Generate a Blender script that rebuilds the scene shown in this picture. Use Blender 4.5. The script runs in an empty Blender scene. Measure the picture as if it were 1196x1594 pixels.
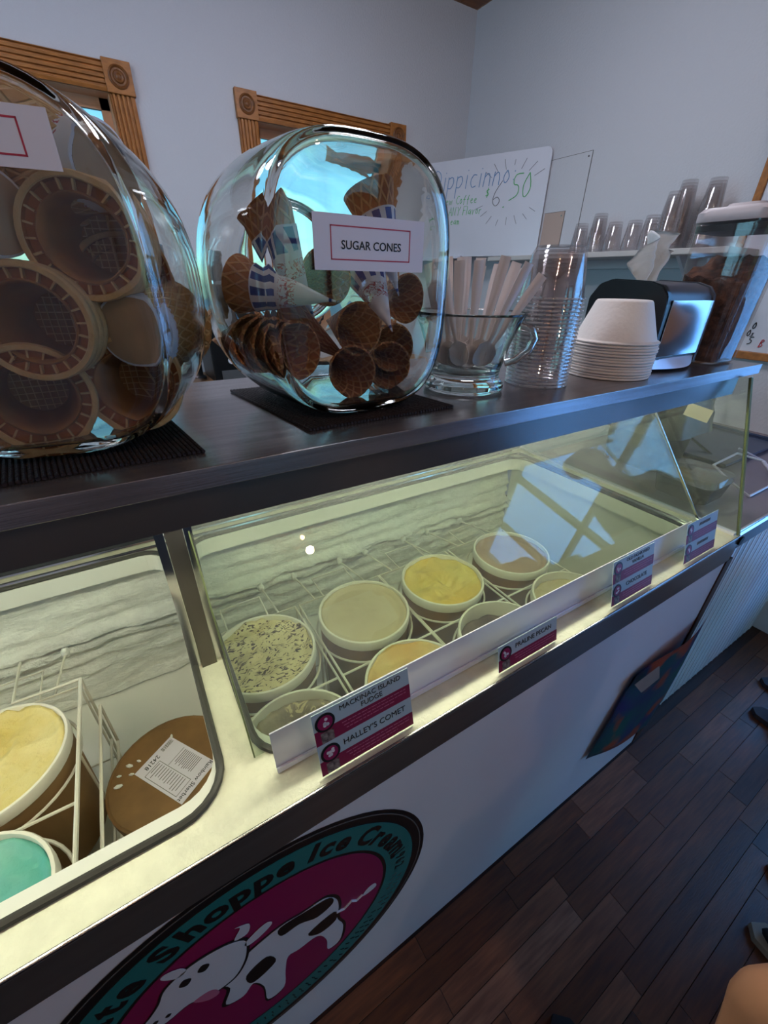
import bpy, bmesh, math, random
from mathutils import Vector, Matrix, noise
random.seed(7)
S = bpy.context.scene
COL = S.collection
PI = math.pi
# ------------------------------------------------------------------ camera, world, lights, exposure
RC = ((0.8526027, -0.5223459, 0.0149472), (-0.2456164, -0.4258283, -0.8708288), (0.4612388, 0.7387997, -0.4913591))
cd = bpy.data.cameras.new('camera'); cam = bpy.data.objects.new('camera', cd); COL.objects.link(cam)
right, down, fwd = (Vector(r) for r in RC)
cam.matrix_world = Matrix.Translation((0, 0, 1.51)) @ Matrix((right, -down, -fwd)).transposed().to_4x4()
cd.sensor_fit = 'VERTICAL'; cd.sensor_height = 24; cd.lens = 24 * 640.645 / 1594; cd.clip_start = 0.02
S.camera = cam
S.view_settings.view_transform = 'Standard'; S.view_settings.look = 'None'
S.view_settings.gamma = 1; S.view_settings.use_curve_mapping = False
S.view_settings.exposure = 0.0
S.cycles.use_denoising = True
S.cycles.max_bounces = 20; S.cycles.transmission_bounces = 20; S.cycles.transparent_max_bounces = 96
S.cycles.glossy_bounces = 6; S.cycles.diffuse_bounces = 4
S.cycles.sample_clamp_indirect = 6.0
w = bpy.data.worlds.new('sky'); S.world = w; w.use_nodes = True
nt = w.node_tree; bg = nt.nodes['Background']
sky = nt.nodes.new('ShaderNodeTexSky'); sky.sky_type = 'NISHITA'; sky.sun_disc = False
sky.sun_elevation = math.radians(48); sky.sun_rotation = math.radians(200); sky.air_density = 1.2
nt.links.new(sky.outputs[0], bg.inputs[0]); bg.inputs[1].default_value = 0.42

def area(name, loc, direction, sx, sy, power, color):
    l = bpy.data.lights.new(name, 'AREA'); l.shape = 'RECTANGLE'; l.size = sx; l.size_y = sy
    l.energy = power; l.color = color
    o = bpy.data.objects.new(name, l); COL.objects.link(o); o.location = loc
    o.rotation_euler = Vector(direction).to_track_quat('-Z', 'Y').to_euler()
    return o
area('daylight_right_window', (2.62, -0.75, 1.35), (-1, 0, 0), 1.9, 2.1, 112, (0.32, 0.45, 1.0))
area('left_side_fill', (-2.6, 1.2, 1.75), (1, 0, 0), 1.5, 1.2, 60, (0.70, 0.80, 1.0))  # added light at an unseen window, brightens the right wall

# ------------------------------------------------------------------ colour and material helpers
def lin(h):
    h = h.lstrip('#'); v = [int(h[i:i + 2], 16) / 255 for i in (0, 2, 4)]
    return tuple(c / 12.92 if c <= .04045 else ((c + .055) / 1.055) ** 2.4 for c in v) + (1,)
MATS = {}
def mat(name, col, rough=.5, metal=0., var=0., vscale=8., bump=0., bscale=60., stretch=None, col2=None, spec=.5, detail=4., trans=0., ior=1.45, sheen=0., emit=None, estr=0., coords='Object'):
    if name in MATS: return MATS[name]
    m = bpy.data.materials.new(name); m.use_nodes = True; MATS[name] = m
    n, L = m.node_tree.nodes, m.node_tree.links
    p = n['Principled BSDF']; c = lin(col) if isinstance(col, str) else col
    p.inputs['Base Color'].default_value = c; p.inputs['Roughness'].default_value = rough
    p.inputs['Metallic'].default_value = metal; p.inputs['Specular IOR Level'].default_value = spec
    p.inputs['Transmission Weight'].default_value = trans; p.inputs['IOR'].default_value = ior
    if emit: p.inputs['Emission Color'].default_value = lin(emit); p.inputs['Emission Strength'].default_value = estr
    tc = n.new('ShaderNodeTexCoord'); mp = n.new('ShaderNodeMapping'); L.new(tc.outputs[coords], mp.inputs[0])
    if stretch: mp.inputs['Scale'].default_value = stretch
    if var or col2:
        t = n.new('ShaderNodeTexNoise'); t.inputs['Scale'].default_value = vscale; t.inputs['Detail'].default_value = detail
        L.new(mp.outputs[0], t.inputs['Vector'])
        r = n.new('ShaderNodeValToRGB'); L.new(t.outputs[0], r.inputs[0])
        b = lin(col2) if col2 else tuple(x * (1 - var) for x in c[:3]) + (1,)
        r.color_ramp.elements[0].position = .35; r.color_ramp.elements[1].position = .65
        r.color_ramp.elements[0].color = b; r.color_ramp.elements[1].color = c
        L.new(r.outputs[0], p.inputs['Base Color'])
    if bump:
        t = n.new('ShaderNodeTexNoise'); t.inputs['Scale'].default_value = bscale; t.inputs['Detail'].default_value = 5
        L.new(mp.outputs[0], t.inputs['Vector'])
        bn = n.new('ShaderNodeBump'); bn.inputs['Strength'].default_value = bump; bn.inputs['Distance'].default_value = .01
        L.new(t.outputs[0], bn.inputs['Height']); L.new(bn.outputs[0], p.inputs['Normal'])
    return m
def sheet_glass(name, tint, refl=1.0, white_mix=0.0):
    """clear pane: straight-through transmission with Fresnel reflection"""
    m = bpy.data.materials.new(name); m.use_nodes = True; MATS[name] = m
    n, L = m.node_tree.nodes, m.node_tree.links
    n.remove(n['Principled BSDF']); out = n['Material Output']
    tr = n.new('ShaderNodeBsdfTransparent'); tr.inputs[0].default_value = lin(tint)
    gl = n.new('ShaderNodeBsdfGlossy'); gl.inputs['Roughness'].default_value = .01
    lw = n.new('ShaderNodeLayerWeight'); lw.inputs[0].default_value = .5
    pw = n.new('ShaderNodeMath'); pw.operation = 'POWER'; pw.inputs[1].default_value = 5; L.new(lw.outputs['Facing'], pw.inputs[0])
    mul = n.new('ShaderNodeMath'); mul.operation = 'MULTIPLY_ADD'; mul.inputs[1].default_value = .72; mul.inputs[2].default_value = .042 * refl; L.new(pw.outputs[0], mul.inputs[0])
    mx = n.new('ShaderNodeMixShader'); L.new(mul.outputs[0], mx.inputs[0]); L.new(tr.outputs[0], mx.inputs[1]); L.new(gl.outputs[0], mx.inputs[2])
    last = mx
    if white_mix:  # patchy white mixed in, strongest on the cup rims for their highlights
        df = n.new('ShaderNodeBsdfDiffuse'); df.inputs[0].default_value = (.8, .82, .85, 1)
        nz = n.new('ShaderNodeTexNoise'); nz.inputs['Scale'].default_value = 5; nz.inputs['Detail'].default_value = 6
        m2 = n.new('ShaderNodeMath'); m2.operation = 'MULTIPLY'; m2.inputs[1].default_value = white_mix; L.new(nz.outputs[0], m2.inputs[0])
        last = n.new('ShaderNodeMixShader'); L.new(m2.outputs[0], last.inputs[0]); L.new(mx.outputs[0], last.inputs[1]); L.new(df.outputs[0], last.inputs[2])
    L.new(last.outputs[0], out.inputs[0])
    return m
def real_glass(name, tint, rough=0., ior=1.5):
    m = bpy.data.materials.new(name); m.use_nodes = True; MATS[name] = m
    n, L = m.node_tree.nodes, m.node_tree.links
    n.remove(n['Principled BSDF'])
    g = n.new('ShaderNodeBsdfGlass'); g.inputs['Color'].default_value = lin(tint); g.inputs['Roughness'].default_value = rough; g.inputs['IOR'].default_value = ior
    L.new(g.outputs[0], n['Material Output'].inputs[0])
    return m
M_wall = mat('wall_paint', '#c4c5cc', .75, bump=.25, bscale=90)
M_ceil = mat('ceiling_wood', '#8a4f1c', .45, var=.45, vscale=6, stretch=(1, 8, 8))
M_oak = mat('oak_trim', '#a8692e', .4, var=.35, vscale=9, stretch=(2, 6, 6))
M_oakdark = mat('oak_trim_dark', '#7a4a22', .4, var=.35, vscale=9, stretch=(1, 6, 6))
M_steel = mat('brushed_steel', '#a9a6a8', .26, 1., bump=.06, bscale=40, stretch=(.5, 30, 30))
M_steeltop = mat('worn_steel_top', '#9b9496', .24, .8, var=.25, vscale=6, bump=.05, bscale=30, stretch=(.6, 20, 20))
M_steeldark = mat('dark_steel', '#6d6662', .26, .7, var=.2, vscale=4)
M_deck = mat('frosted_steel_deck', '#d9d7c0', .42, .15, var=.12, vscale=30, bump=.15, bscale=120)
M_chrome = mat('chrome', '#d8d8da', .12, 1.)
M_alu = mat('white_aluminium', '#dcdcea', .28, .35)
M_enamel = mat('white_enamel', '#d3d0d6', .35, var=.06, vscale=3)
M_black = mat('black_plastic', '#0b0b0d', .3)
M_rubber = mat('black_rubber', '#141414', .6)
M_gasket = mat('grey_gasket', '#3c3a36', .5)
M_liner = mat('white_liner', '#e2e2d8', .5)
M_frost = mat('frost', '#eceee6', .85, var=.12, vscale=25, bump=.5, bscale=70, stretch=(1, 1, 2.5))
M_wire = mat('white_coated_wire', '#dcd8c8', .45, bump=.15, bscale=200)
M_card = mat('brown_cardboard', '#8d6d45', .7, var=.2, vscale=20, stretch=(1, 1, .4))
M_cardlid = mat('brown_board_lid', '#7d5c34', .65, var=.3, vscale=14)
M_rim = mat('white_rim', '#e8e4d4', .4)
M_paper = mat('paper_white', '#dcd8e2', .7)
M_magenta = mat('print_magenta', '#7a0f3c', .45)
M_cardblue = mat('print_pale_blue', '#9fb0ba', .45)
M_ink = mat('black_ink', '#141018', .5)
M_inkgrey = mat('grey_ink', '#5a5654', .6)
M_pink = mat('pale_pink_ink', '#b0607e', .5)
M_redframe = mat('red_ink', '#b03048', .5)
M_teal = mat('decal_teal', '#1c6a6a', .4)
M_decmag = mat('decal_magenta', '#84104a', .4)
M_decblk = mat('decal_black', '#120e10', .4)
M_decwhite = mat('decal_white', '#c9c7d0', .4)
M_foam = mat('white_foam', '#e6dfda', .6, bump=.1, bscale=150)
M_spoon = mat('white_plastic', '#dcd3d3', .35)
M_board = mat('whiteboard', '#cfd0dc', .25, var=.05, vscale=3)
M_blueink = mat('blue_marker', '#5a86b8', .6)
M_greenink = mat('green_marker', '#4fae62', .6)
M_greyink = mat('grey_marker', '#7f8088', .6)
M_redink = mat('red_marker', '#b8424a', .6)
M_mat = mat('woven_mat', '#241a1e', .8, bump=.6, bscale=200)
M_tissue = mat('tissue', '#e8e6e4', .8, bump=.2, bscale=60)
M_chromeface = mat('dispenser_face', '#b9bcc0', .08, 1.)
M_greyplastic = mat('grey_plastic', '#4a4a52', .35)
M_lidgrey = mat('pale_lid', '#b9adb0', .4)
M_crumb = mat('cookie_crumbs', '#6b432b', .9, col2='#3f2415', vscale=60, bump=.8, bscale=90)
M_glass = sheet_glass('case_glass', '#f2f7f0', 1.15, .07)
M_pane = sheet_glass('window_pane', '#b9dce2', 1.0, .14)
M_clear = sheet_glass('clear_plastic', '#f8f6f6', 2.2, .09)
M_jar = real_glass('jar_glass', '#fcfdfc')
M_mug = real_glass('mug_glass', '#f8fbfa')
M_greenedge = mat('green_glass_edge', '#6a7450', .2, trans=.3)

# ------------------------------------------------------------------ mesh helpers
def prop(o, label=None, cat=None, group=None, kind=None):
    if label: o['label'] = label
    if cat: o['category'] = cat
    if group: o['group'] = group
    if kind: o['kind'] = kind
    return o
def empty(name, loc=(0, 0, 0), label=None, cat=None, group=None, rot=None):
    o = bpy.data.objects.new(name, None); COL.objects.link(o); o.location = loc; o.empty_display_size = .05
    if rot: o.rotation_euler = rot
    return prop(o, label, cat, group)
def obj(name, me, m=None, parent=None, loc=None, rot=None, smooth=False, kind=None, label=None):
    if isinstance(me, bmesh.types.BMesh):
        bm = me; me = bpy.data.meshes.new(name); bm.normal_update(); bm.to_mesh(me); bm.free()
    if m and len(me.materials) == 0:
        for k in (m if isinstance(m, (list, tuple)) else [m]): me.materials.append(k)
    if smooth:
        me.polygons.foreach_set('use_smooth', [True] * len(me.polygons))
        if smooth != 'all':
            me.set_sharp_from_angle(angle=math.radians(40))
    o = bpy.data.objects.new(name, me); COL.objects.link(o)
    if parent: o.parent = parent
    if loc is not None: o.location = loc
    if rot is not None: o.rotation_euler = rot
    if kind: o['kind'] = kind
    if label: o['label'] = label
    return o
def copy(o, parent=None):
    c = o.copy(); COL.objects.link(c); c.parent = parent
    for k in list(o.children): copy(k, c)
    return c
def B(): return bmesh.new()
def box(bm, x0, x1, y0, y1, z0, z1, bevel=0, mi=0):
    vs = [bm.verts.new(p) for p in ((x0, y0, z0), (x1, y0, z0), (x1, y1, z0), (x0, y1, z0), (x0, y0, z1), (x1, y0, z1), (x1, y1, z1), (x0, y1, z1))]
    fs = [bm.faces.new([vs[i] for i in f]) for f in ((3, 2, 1, 0), (4, 5, 6, 7), (0, 1, 5, 4), (1, 2, 6, 5), (2, 3, 7, 6), (3, 0, 4, 7))]
    for f in fs: f.material_index = mi
    if bevel:
        es = list({e for f in fs for e in f.edges})
        bmesh.ops.bevel(bm, geom=es, offset=bevel, segments=2, affect='EDGES', profile=.5)
    return bm
def lathe(bm, prof, seg=32, c=(0, 0, 0), a0=0, mi=0, uv=False, start=0, end=2 * PI):
    """prof: list of (r, z); closed surface of revolution about z"""
    rings = []; cx, cy, cz = c
    lay = bm.loops.layers.uv.verify() if uv else None
    full = abs(end - start - 2 * PI) < 1e-6
    for r, z in prof:
        if r < 1e-6: rings.append([bm.verts.new((cx, cy, cz + z))])
        else: rings.append([bm.verts.new((cx + r * math.cos(start + (end - start) * k / seg), cy + r * math.sin(start + (end - start) * k / seg), cz + z)) for k in range(seg if full else seg + 1)])
    n = seg; arc = [0.]
    for p, q in zip(prof, prof[1:]): arc.append(arc[-1] + math.hypot(q[0] - p[0], q[1] - p[1]))
    for i in range(len(rings) - 1):
        a, b = rings[i], rings[i + 1]
        for k in range(n):
            k2 = (k + 1) % seg if full else k + 1
            if len(a) == 1 and len(b) == 1: continue
            if len(a) == 1: vs = [a[0], b[k2], b[k]]; us = [(k / n, 0)] * 3
            elif len(b) == 1: vs = [a[k], a[k2], b[0]]
            else: vs = [a[k], a[k2], b[k2], b[k]]
            try: f = bm.faces.new(vs)
            except ValueError: continue
            f.material_index = mi
            if uv:
                t0, t1 = arc[i] / arc[-1], arc[i + 1] / arc[-1]
                co = {4: [(k / n, t0), ((k + 1) / n, t0), ((k + 1) / n, t1), (k / n, t1)], 3: [(k / n, t0), ((k + 1) / n, t0), (k / n, t1)]}[len(vs)]
                for lp, q in zip(f.loops, co): lp[lay].uv = q
    return bm
def tube(bm, pts, r, seg=6, closed=False, mi=0, radii=None):
    pts = [Vector(p) for p in pts]; n = len(pts); rings = []
    up = None
    for i, p in enumerate(pts):
        if closed: t = pts[(i + 1) % n] - pts[i - 1]
        else: t = pts[min(i + 1, n - 1)] - pts[max(i - 1, 0)]
        if t.length < 1e-9: t = Vector((0, 0, 1))
        t.normalize()
        if up is None: up = Vector((0, 0, 1)) if abs(t.z) < .9 else Vector((1, 0, 0))
        s = t.cross(up); s = s.normalized() if s.length > 1e-4 else t.orthogonal().normalized()
        up = s.cross(t).normalized()
        rr = radii[i] if radii else r
        rings.append([bm.verts.new(p + (s * math.cos(2 * PI * k / seg) + up * math.sin(2 * PI * k / seg)) * rr) for k in range(seg)])
    for i in range(n if closed else n - 1):
        a, b = rings[i], rings[(i + 1) % n]
        for k in range(seg):
            f = bm.faces.new([a[k], a[(k + 1) % seg], b[(k + 1) % seg], b[k]]); f.material_index = mi
    if not closed:
        f = bm.faces.new(rings[0][::-1]); f.material_index = mi
        f = bm.faces.new(rings[-1]); f.material_index = mi
    return bm
def prism(bm, pts, z0, z1, mi=0):
    """polygon in local XY, thickness along z"""
    a = [bm.verts.new((x, y, z0)) for x, y in pts]; b = [bm.verts.new((x, y, z1)) for x, y in pts]; n = len(pts)
    for f in [bm.faces.new(a[::-1]), bm.faces.new(b)] + [bm.faces.new([a[i], a[(i + 1) % n], b[(i + 1) % n], b[i]]) for i in range(n)]: f.material_index = mi
    return bm
def rrect(x0, x1, y0, y1, r, n=6):
    out = []
    for cx, cy, a in ((x1 - r, y1 - r, 0), (x0 + r, y1 - r, PI / 2), (x0 + r, y0 + r, PI), (x1 - r, y0 + r, 1.5 * PI)):
        out += [(cx + r * math.cos(a + PI / 2 * k / n), cy + r * math.sin(a + PI / 2 * k / n)) for k in range(n + 1)]
    return out
def plate_with_holes(name, outer, holes, z0, z1):
    """flat plate with holes: filled 2D curve turned into a mesh"""
    cu = bpy.data.curves.new(name, 'CURVE'); cu.dimensions = '2D'; cu.fill_mode = 'BOTH'; cu.extrude = (z1 - z0) / 2
    for loop in [outer] + holes:
        sp = cu.splines.new('POLY'); sp.points.add(len(loop) - 1)
        for p, q in zip(sp.points, loop): p.co = (q[0], q[1], 0, 1)
        sp.use_cyclic_u = True
    o = bpy.data.objects.new(name, cu); COL.objects.link(o)
    me = bpy.data.meshes.new_from_object(o.evaluated_get(bpy.context.evaluated_depsgraph_get()))
    bpy.data.objects.remove(o); bpy.data.curves.remove(cu)
    me.transform(Matrix.Translation((0, 0, (z0 + z1) / 2))); me.name = name
    return me
def ring_wall(bm, loop, z0, z1, inward):
    """vertical band along a closed loop, thickness given by a second loop"""
    a = [bm.verts.new((x, y, z0)) for x, y in loop]; b = [bm.verts.new((x, y, z1)) for x, y in loop]
    c = [bm.verts.new((x, y, z0)) for x, y in inward]; d = [bm.verts.new((x, y, z1)) for x, y in inward]; n = len(loop)
    for i in range(n):
        j = (i + 1) % n
        bm.faces.new([a[i], a[j], b[j], b[i]]); bm.faces.new([c[j], c[i], d[i], d[j]])
        bm.faces.new([b[i], b[j], d[j], d[i]]); bm.faces.new([a[j], a[i], c[i], c[j]])
    return bm
def flat(name, cu, m):
    """curve or lettering turned into a mesh object"""
    t = bpy.data.objects.new(name, cu)
    me = bpy.data.meshes.new_from_object(t); bpy.data.objects.remove(t); bpy.data.curves.remove(cu)
    me.name = name; me.materials.clear(); me.materials.append(m)
    o = bpy.data.objects.new(name, me); COL.objects.link(o); return o
def text(name, body, size, m, parent, loc, rot=(0, 0, 0), align='CENTER', bold=0., sx=1., shear=0., extrude=.0003):
    cu = bpy.data.curves.new(name, 'FONT'); cu.body = body; cu.size = size; cu.align_x = align; cu.align_y = 'CENTER'
    cu.extrude = extrude; cu.offset = bold; cu.shear = shear; cu.resolution_u = 3
    o = flat(name, cu, m); o.parent = parent; o.location = loc; o.rotation_euler = rot; o.scale = (sx, 1, 1)
    return o
ORD = 'lowest second third fourth fifth sixth seventh eighth ninth tenth eleventh twelfth thirteenth fourteenth fifteenth sixteenth seventeenth eighteenth nineteenth twentieth'.split()
def nth(i): return (['first'] + ORD[1:])[i - 1] if i <= 20 else 'twenty-' + (['first'] + ORD[1:])[i - 21]
def fbm(p, s, o=4): return noise.fractal(Vector(p) * s, 1.0, 2.0, o)
def frame(o, origin, r, u):
    r = Vector(r).normalized(); n = r.cross(Vector(u)).normalized(); u = n.cross(r)
    o.matrix_world = Matrix.Translation(origin) @ Matrix((r, u, n)).transposed().to_4x4()

# ------------------------------------------------------------------ room shell
XW, YW, ZC, YF, XL = 2.43, 2.90, 2.97, -2.45, -2.4
def wall_with_holes(name, horizontal, a0, a1, z0, z1, holes, at, thick, outward):
    """wall along x (horizontal) or y with rectangular openings"""
    me = plate_with_holes(name, [(a0, z0), (a1, z0), (a1, z1), (a0, z1)], [[(h[0], h[2]), (h[1], h[2]), (h[1], h[3]), (h[0], h[3])] for h in holes], 0, thick)
    o = obj(name, me, M_wall, kind='structure')
    if horizontal: o.matrix_world = Matrix(((1, 0, 0, 0), (0, 0, outward, at), (0, 1, 0, 0), (0, 0, 0, 1)))
    else: o.matrix_world = Matrix(((0, 0, outward, at), (1, 0, 0, 0), (0, 1, 0, 0), (0, 0, 0, 1)))
    return o
W1 = (-0.575, 0.268, 1.20, 2.245); W2 = (0.959, 1.80, 1.20, 2.245)
wall_with_holes('wall_back', True, XL, XW, 0, ZC, [W1, W2], YW, .14, 1)
wall_with_holes('wall_right', False, YF, YW, 0, ZC, [(-1.7, .2, .3, 2.4)], XW, .14, 1)
wall_with_holes('wall_front', True, XL, XW, 0, ZC, [(.55, 2.15, .12, 2.3)], YF, .14, -1)
wall_with_holes('wall_left', False, YF, YW, 0, ZC, [(.45, 1.95, 1.15, 2.35)], XL, .14, -1)
ceil = obj('ceiling', box(B(), XL - .14, XW + .14, YF - .14, YW + .14, ZC + .02, ZC + .12), M_ceil, kind='structure')
bm0 = box(B(), 0, .138, 0, 2.6, -.018, .0, .004); pl = bpy.data.meshes.new('ceiling_plank'); bm0.to_mesh(pl); bm0.free(); pl.materials.append(M_ceil)
for i in range(10):
    obj('ceiling_plank', pl, parent=ceil, loc=(XW - .14 * (i + 1), YW - 2.6, ZC + .018))
# floor: dark base slab plus the separate boards laid along the counter
M_planks = []
for i, (c, c2) in enumerate((('#63381f', '#4a2a1c'), ('#744428', '#583320'), ('#85563c', '#684230'), ('#52301f', '#402418'), ('#946a52', '#744f3e'))):
    M_planks.append(mat('floor_board_%s' % 'abcde'[i], c, .38, col2=c2, vscale=7, detail=6, stretch=(1.2, 14, 8), bump=.08, bscale=30))
floor = obj('floor', box(B(), XL - .14, XW + .14, YF - .14, YW + .14, -.1, -.006), mat('floor_base', '#3c231a', .5, col2='#241510', vscale=4, stretch=(1, 12, 1)), kind='structure')
pm = {}
def plank(L, wdt, k):
    key = (round(L, 2), k)
    if key not in pm:
        b = box(B(), 0, L - .0012, 0, wdt - .0012, -.006, 0, .0006); me = bpy.data.meshes.new('plank'); b.to_mesh(me); b.free(); me.materials.append(M_planks[k]); pm[key] = me
    return pm[key]
known = {3: [.465, .785, 1.11], 2: [.607, 1.42, 2.11], 4: [.467, 1.11]}
for r in range(13):
    y = .285 - .0535 * (r + 1)
    x = .15 + random.uniform(-.3, 0) if r < 7 else .3 + random.uniform(-.2, 0)
    while x < 2.42:
        L = random.choice((.32, .35, .42, .65)); L = min(L, 2.43 - x)
        if L < .03: break
        obj('plank', plank(L, .0535, random.choice((0, 0, 1, 1, 2, 3, 4))), parent=floor, loc=(x, y, 0))
        x += L
# windows of the back wall
def back_window(idx, x0, x1, z0, z1):
    root = obj('window_%d' % idx, box(B(), x0, x1, YW + .10, YW + .106, z0, z1), M_pane, kind='structure')
    g = YW
    def cas(name, bm, m=M_oak, **k): return obj(name, bm, m, root, **k)
    wd = .105
    def fluted(length, vertical):
        b = B(); prof = [(0, 0), (0, .016)]
        for k in range(5):
            c = .016 + .0185 * k
            prof += [(c - .004, .02), (c + .001, .02), (c + .004, .012), (c + .0075, .012), (c + .0105, .02)]
        prof += [(wd - .003, .02), (wd, .014), (wd, 0)]
        n = len(prof)
        A = [b.verts.new((0, -q, p)) for p, q in prof]; C2 = [b.verts.new((length, -q, p)) for p, q in prof]
        for i in range(n - 1): b.faces.new([A[i], C2[i], C2[i + 1], A[i + 1]])
        b.faces.new(A); b.faces.new(C2[::-1])
        return b
    cas('head_casing', fluted(x1 - x0, False), loc=(x0, g, z1))
    o = cas('side_casing', fluted(z1 - z0, True), loc=(x0, g, z0), rot=(0, -PI / 2, 0))
    o = cas('side_casing', fluted(z1 - z0, True), loc=(x1 + wd, g, z0), rot=(0, -PI / 2, 0))
    for xx in (x0 - wd - .006, x1 - .004):
        bl = cas('corner_block', box(B(), 0, wd + .01, -.028, 0, 0, wd + .012, .002), loc=(xx, g, z1 - .004))
        b = B(); lathe(b, [(.042, 0), (.042, .004), (.036, .007), (.031, .002), (.024, .002), (.020, .007), (.012, .004), (.006, .008), (0, .008)], 20)
        obj('rosette', b, M_oakdark, bl, loc=(wd / 2 + .005, -.028, wd / 2 + .006), rot=(PI / 2, 0, 0), smooth=True)
    b = B(); t = .018
    box(b, x0 - t, x0 + .002, g - .002, g + .13, z0, z1); box(b, x1 - .002, x1 + t, g - .002, g + .13, z0, z1); box(b, x0 - t, x1 + t, g - .002, g + .13, z1 - .002, z1 + t)
    cas('jamb', b, mat('lit_jamb', '#d9a27c', .5, var=.2, vscale=5))  # paler tone painted in for window light on the reveal and sash
    b = B(); box(b, x0, x1, g + .09, g + .115, z1 - .045, z1); box(b, x0, x1, g + .09, g + .115, z0, z0 + .045); box(b, x0, x0 + .04, g + .09, g + .115, z0, z1); box(b, x1 - .04, x1, g + .09, g + .115, z0, z1)
    cas('sash', b, MATS['lit_jamb'])
    cas('sill', box(B(), x0 - .13, x1 + .13, g - .05, g + .13, z0 - .03, z0, .004), M_oak)
back_window(1, *W1); back_window(2, *W2)
def grid_window(idx, along_x, a0, a1, z0, z1, at, na, nz):
    b = B()
    bx = (lambda p, q, z, zz: box(b, p, q, at - .03, at + .03, z, zz)) if along_x else (lambda p, q, z, zz: box(b, at - .03, at + .03, p, q, z, zz))
    f = .05
    bx(a0, a0 + f, z0, z1); bx(a1 - f, a1, z0, z1); bx(a0, a1, z0, z0 + f); bx(a0, a1, z1 - f, z1)
    for i in range(1, na): c = a0 + (a1 - a0) * i / na; bx(c - .016, c + .016, z0, z1)
    for i in range(1, nz): c = z0 + (z1 - z0) * i / nz; bx(a0, a1, c - .016, c + .016)
    o = obj('window_%d' % idx, b, M_oakdark, kind='structure')
    p = box(B(), a0, a1, at - .003, at + .003, z0, z1) if along_x else box(B(), at - .003, at + .003, a0, a1, z0, z1)
    obj('pane', p, M_pane, o)
grid_window(3, False, -1.7, .2, .3, 2.4, XW + .07, 4, 3)
grid_window(4, False, .45, 1.95, 1.15, 2.35, XL - .07, 3, 2)  # unseen window, added for the light it throws on the right wall
grid_window(5, True, .55, 2.15, .12, 2.3, YF - .07, 3, 4)
obj('ground_outside', box(B(), -30, 30, -30, 30, -.3, -.15), mat('asphalt', '#8a8a88', .9, var=.2, vscale=2), kind='structure')

# ------------------------------------------------------------------ the ice cream dipping cabinet
CX0, CX1, ZD = -1.15, 1.30, .93
case = empty('dipping_cabinet', (0, .6, 0), 'long steel and white ice cream dipping cabinet with a lit glass front', 'freezer')
case.location = (0, 0, 0)
def cpart(name, bm, m, parent=case, **k): return obj(name, bm, m, parent, **k)
cpart('front_panel', box(B(), CX0, CX1, .29, .308, .004, .852), M_enamel)
b = box(B(), CX0, CX1, .2845, .31, .851, .927, .002); cpart('bumper', b, mat('bumper_steel', '#8a8583', .28, .8, var=.15, vscale=5, stretch=(.4, 8, 8)), label='dark polished steel bumper rail')
b = box(B(), CX0, CX1, .2838, .288, .9265, .9318, .0012); cpart('bumper_edge', b, M_steel)
b = B(); lathe(b, [(0, -.012), (.013, -.012), (.013, .012), (0, .012)], 14); cpart('corner_bumper', b, M_rubber, loc=(1.306, .292, .915), rot=(PI / 2, 0, 0))
HL = (-.90, -.018, .336, .985); HR = (.035, 1.215, .354, .985)
deckme = plate_with_holes('deck', [(CX0, .287), (CX1, .287), (CX1, 1.08), (CX0, 1.08)], [rrect(*HL, .055), rrect(*HR, .055)], .915, ZD)
cpart('deck', deckme, M_deck)
for k, H in enumerate((HL, HR)):
    lo = rrect(*H, .055); o = 0.013
    gk = B(); tube(gk, [(x, y, ZD + .002) for x, y in rrect(H[0] - .002, H[1] + .002, H[2] - .002, H[3] + .002, .057)], .0055, 8, True); rimo = cpart('well_gasket', gk, M_gasket, smooth=True)
    b = B(); lo2 = rrect(H[0] + .004, H[1] - .004, H[2] + .023, H[3] - .004, .05); ring_wall(b, lo, .885, ZD - .002, lo2)
    cpart('well_rim', b, M_liner)
    # tank: floor, sides and the frosted back wall
    x0, x1 = H[0] - .02, H[1] + .02
    b = B(); box(b, x0, x1, .309, .314, .50, .914); box(b, x0 - .004, x0, .309, 1.02, .50, .914); box(b, x1, x1 + .004, .309, 1.02, .50, .914)
    box(b, x0, x1, .309, 1.06, .49, .50); box(b, x0, x1, 1.055, 1.06, .50, .914)
    cpart('well_liner', b, M_liner)
    b = B(); nx, nz = int((x1 - x0) / .012), 46; vs = []
    for j in range(nz + 1):
        z = .505 + (.914 - .505) * j / nz; row = []
        for i in range(nx + 1):
            x = x0 + (x1 - x0) * i / nx
            p = (x * 5, z * 22, k * 9.)
            d = .010 + .010 * fbm(p, 1.0) + .006 * fbm((x * 22, z * 50, 3), 1.0)
            zz = z + .010 * fbm((x * 3, 1, k), 1.) 
            for c, s, a in ((.728, .0065, .046), (.700, .006, .038), (.80, .012, .012), (.765, .008, .010), (.655, .008, .012), (.61, .006, .012)):
                d += a * math.exp(-((zz - c) / s) ** 2) * (.75 + .5 * fbm((x * 9, c * 7, 1), 1.))
            d += .016 * max(0, min(1, (.80 - z) / .12))
            d *= 1 - .9 * max(0, min(1, (z - .88) / .03))
            row.append(b.verts.new((x, .99 + .055 - d, z)))
        vs.append(row)
    for j in range(nz):
        for i in range(nx): b.faces.new([vs[j][i], vs[j][i + 1], vs[j + 1][i + 1], vs[j + 1][i]])
    cpart('frost_layer', b, M_frost, smooth='all', kind='stuff')
    # rails of the rear sliding doors
    b = B(); tube(b, [(H[0] - .01, .996, ZD + .006), (H[1] + .01, .996, ZD + .006)], .005, 8); tube(b, [(H[0] - .01, 1.03, ZD + .006), (H[1] + .01, 1.03, ZD + .006)], .005, 8)
    cpart('door_rail', b, M_chrome, smooth=True)
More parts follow.
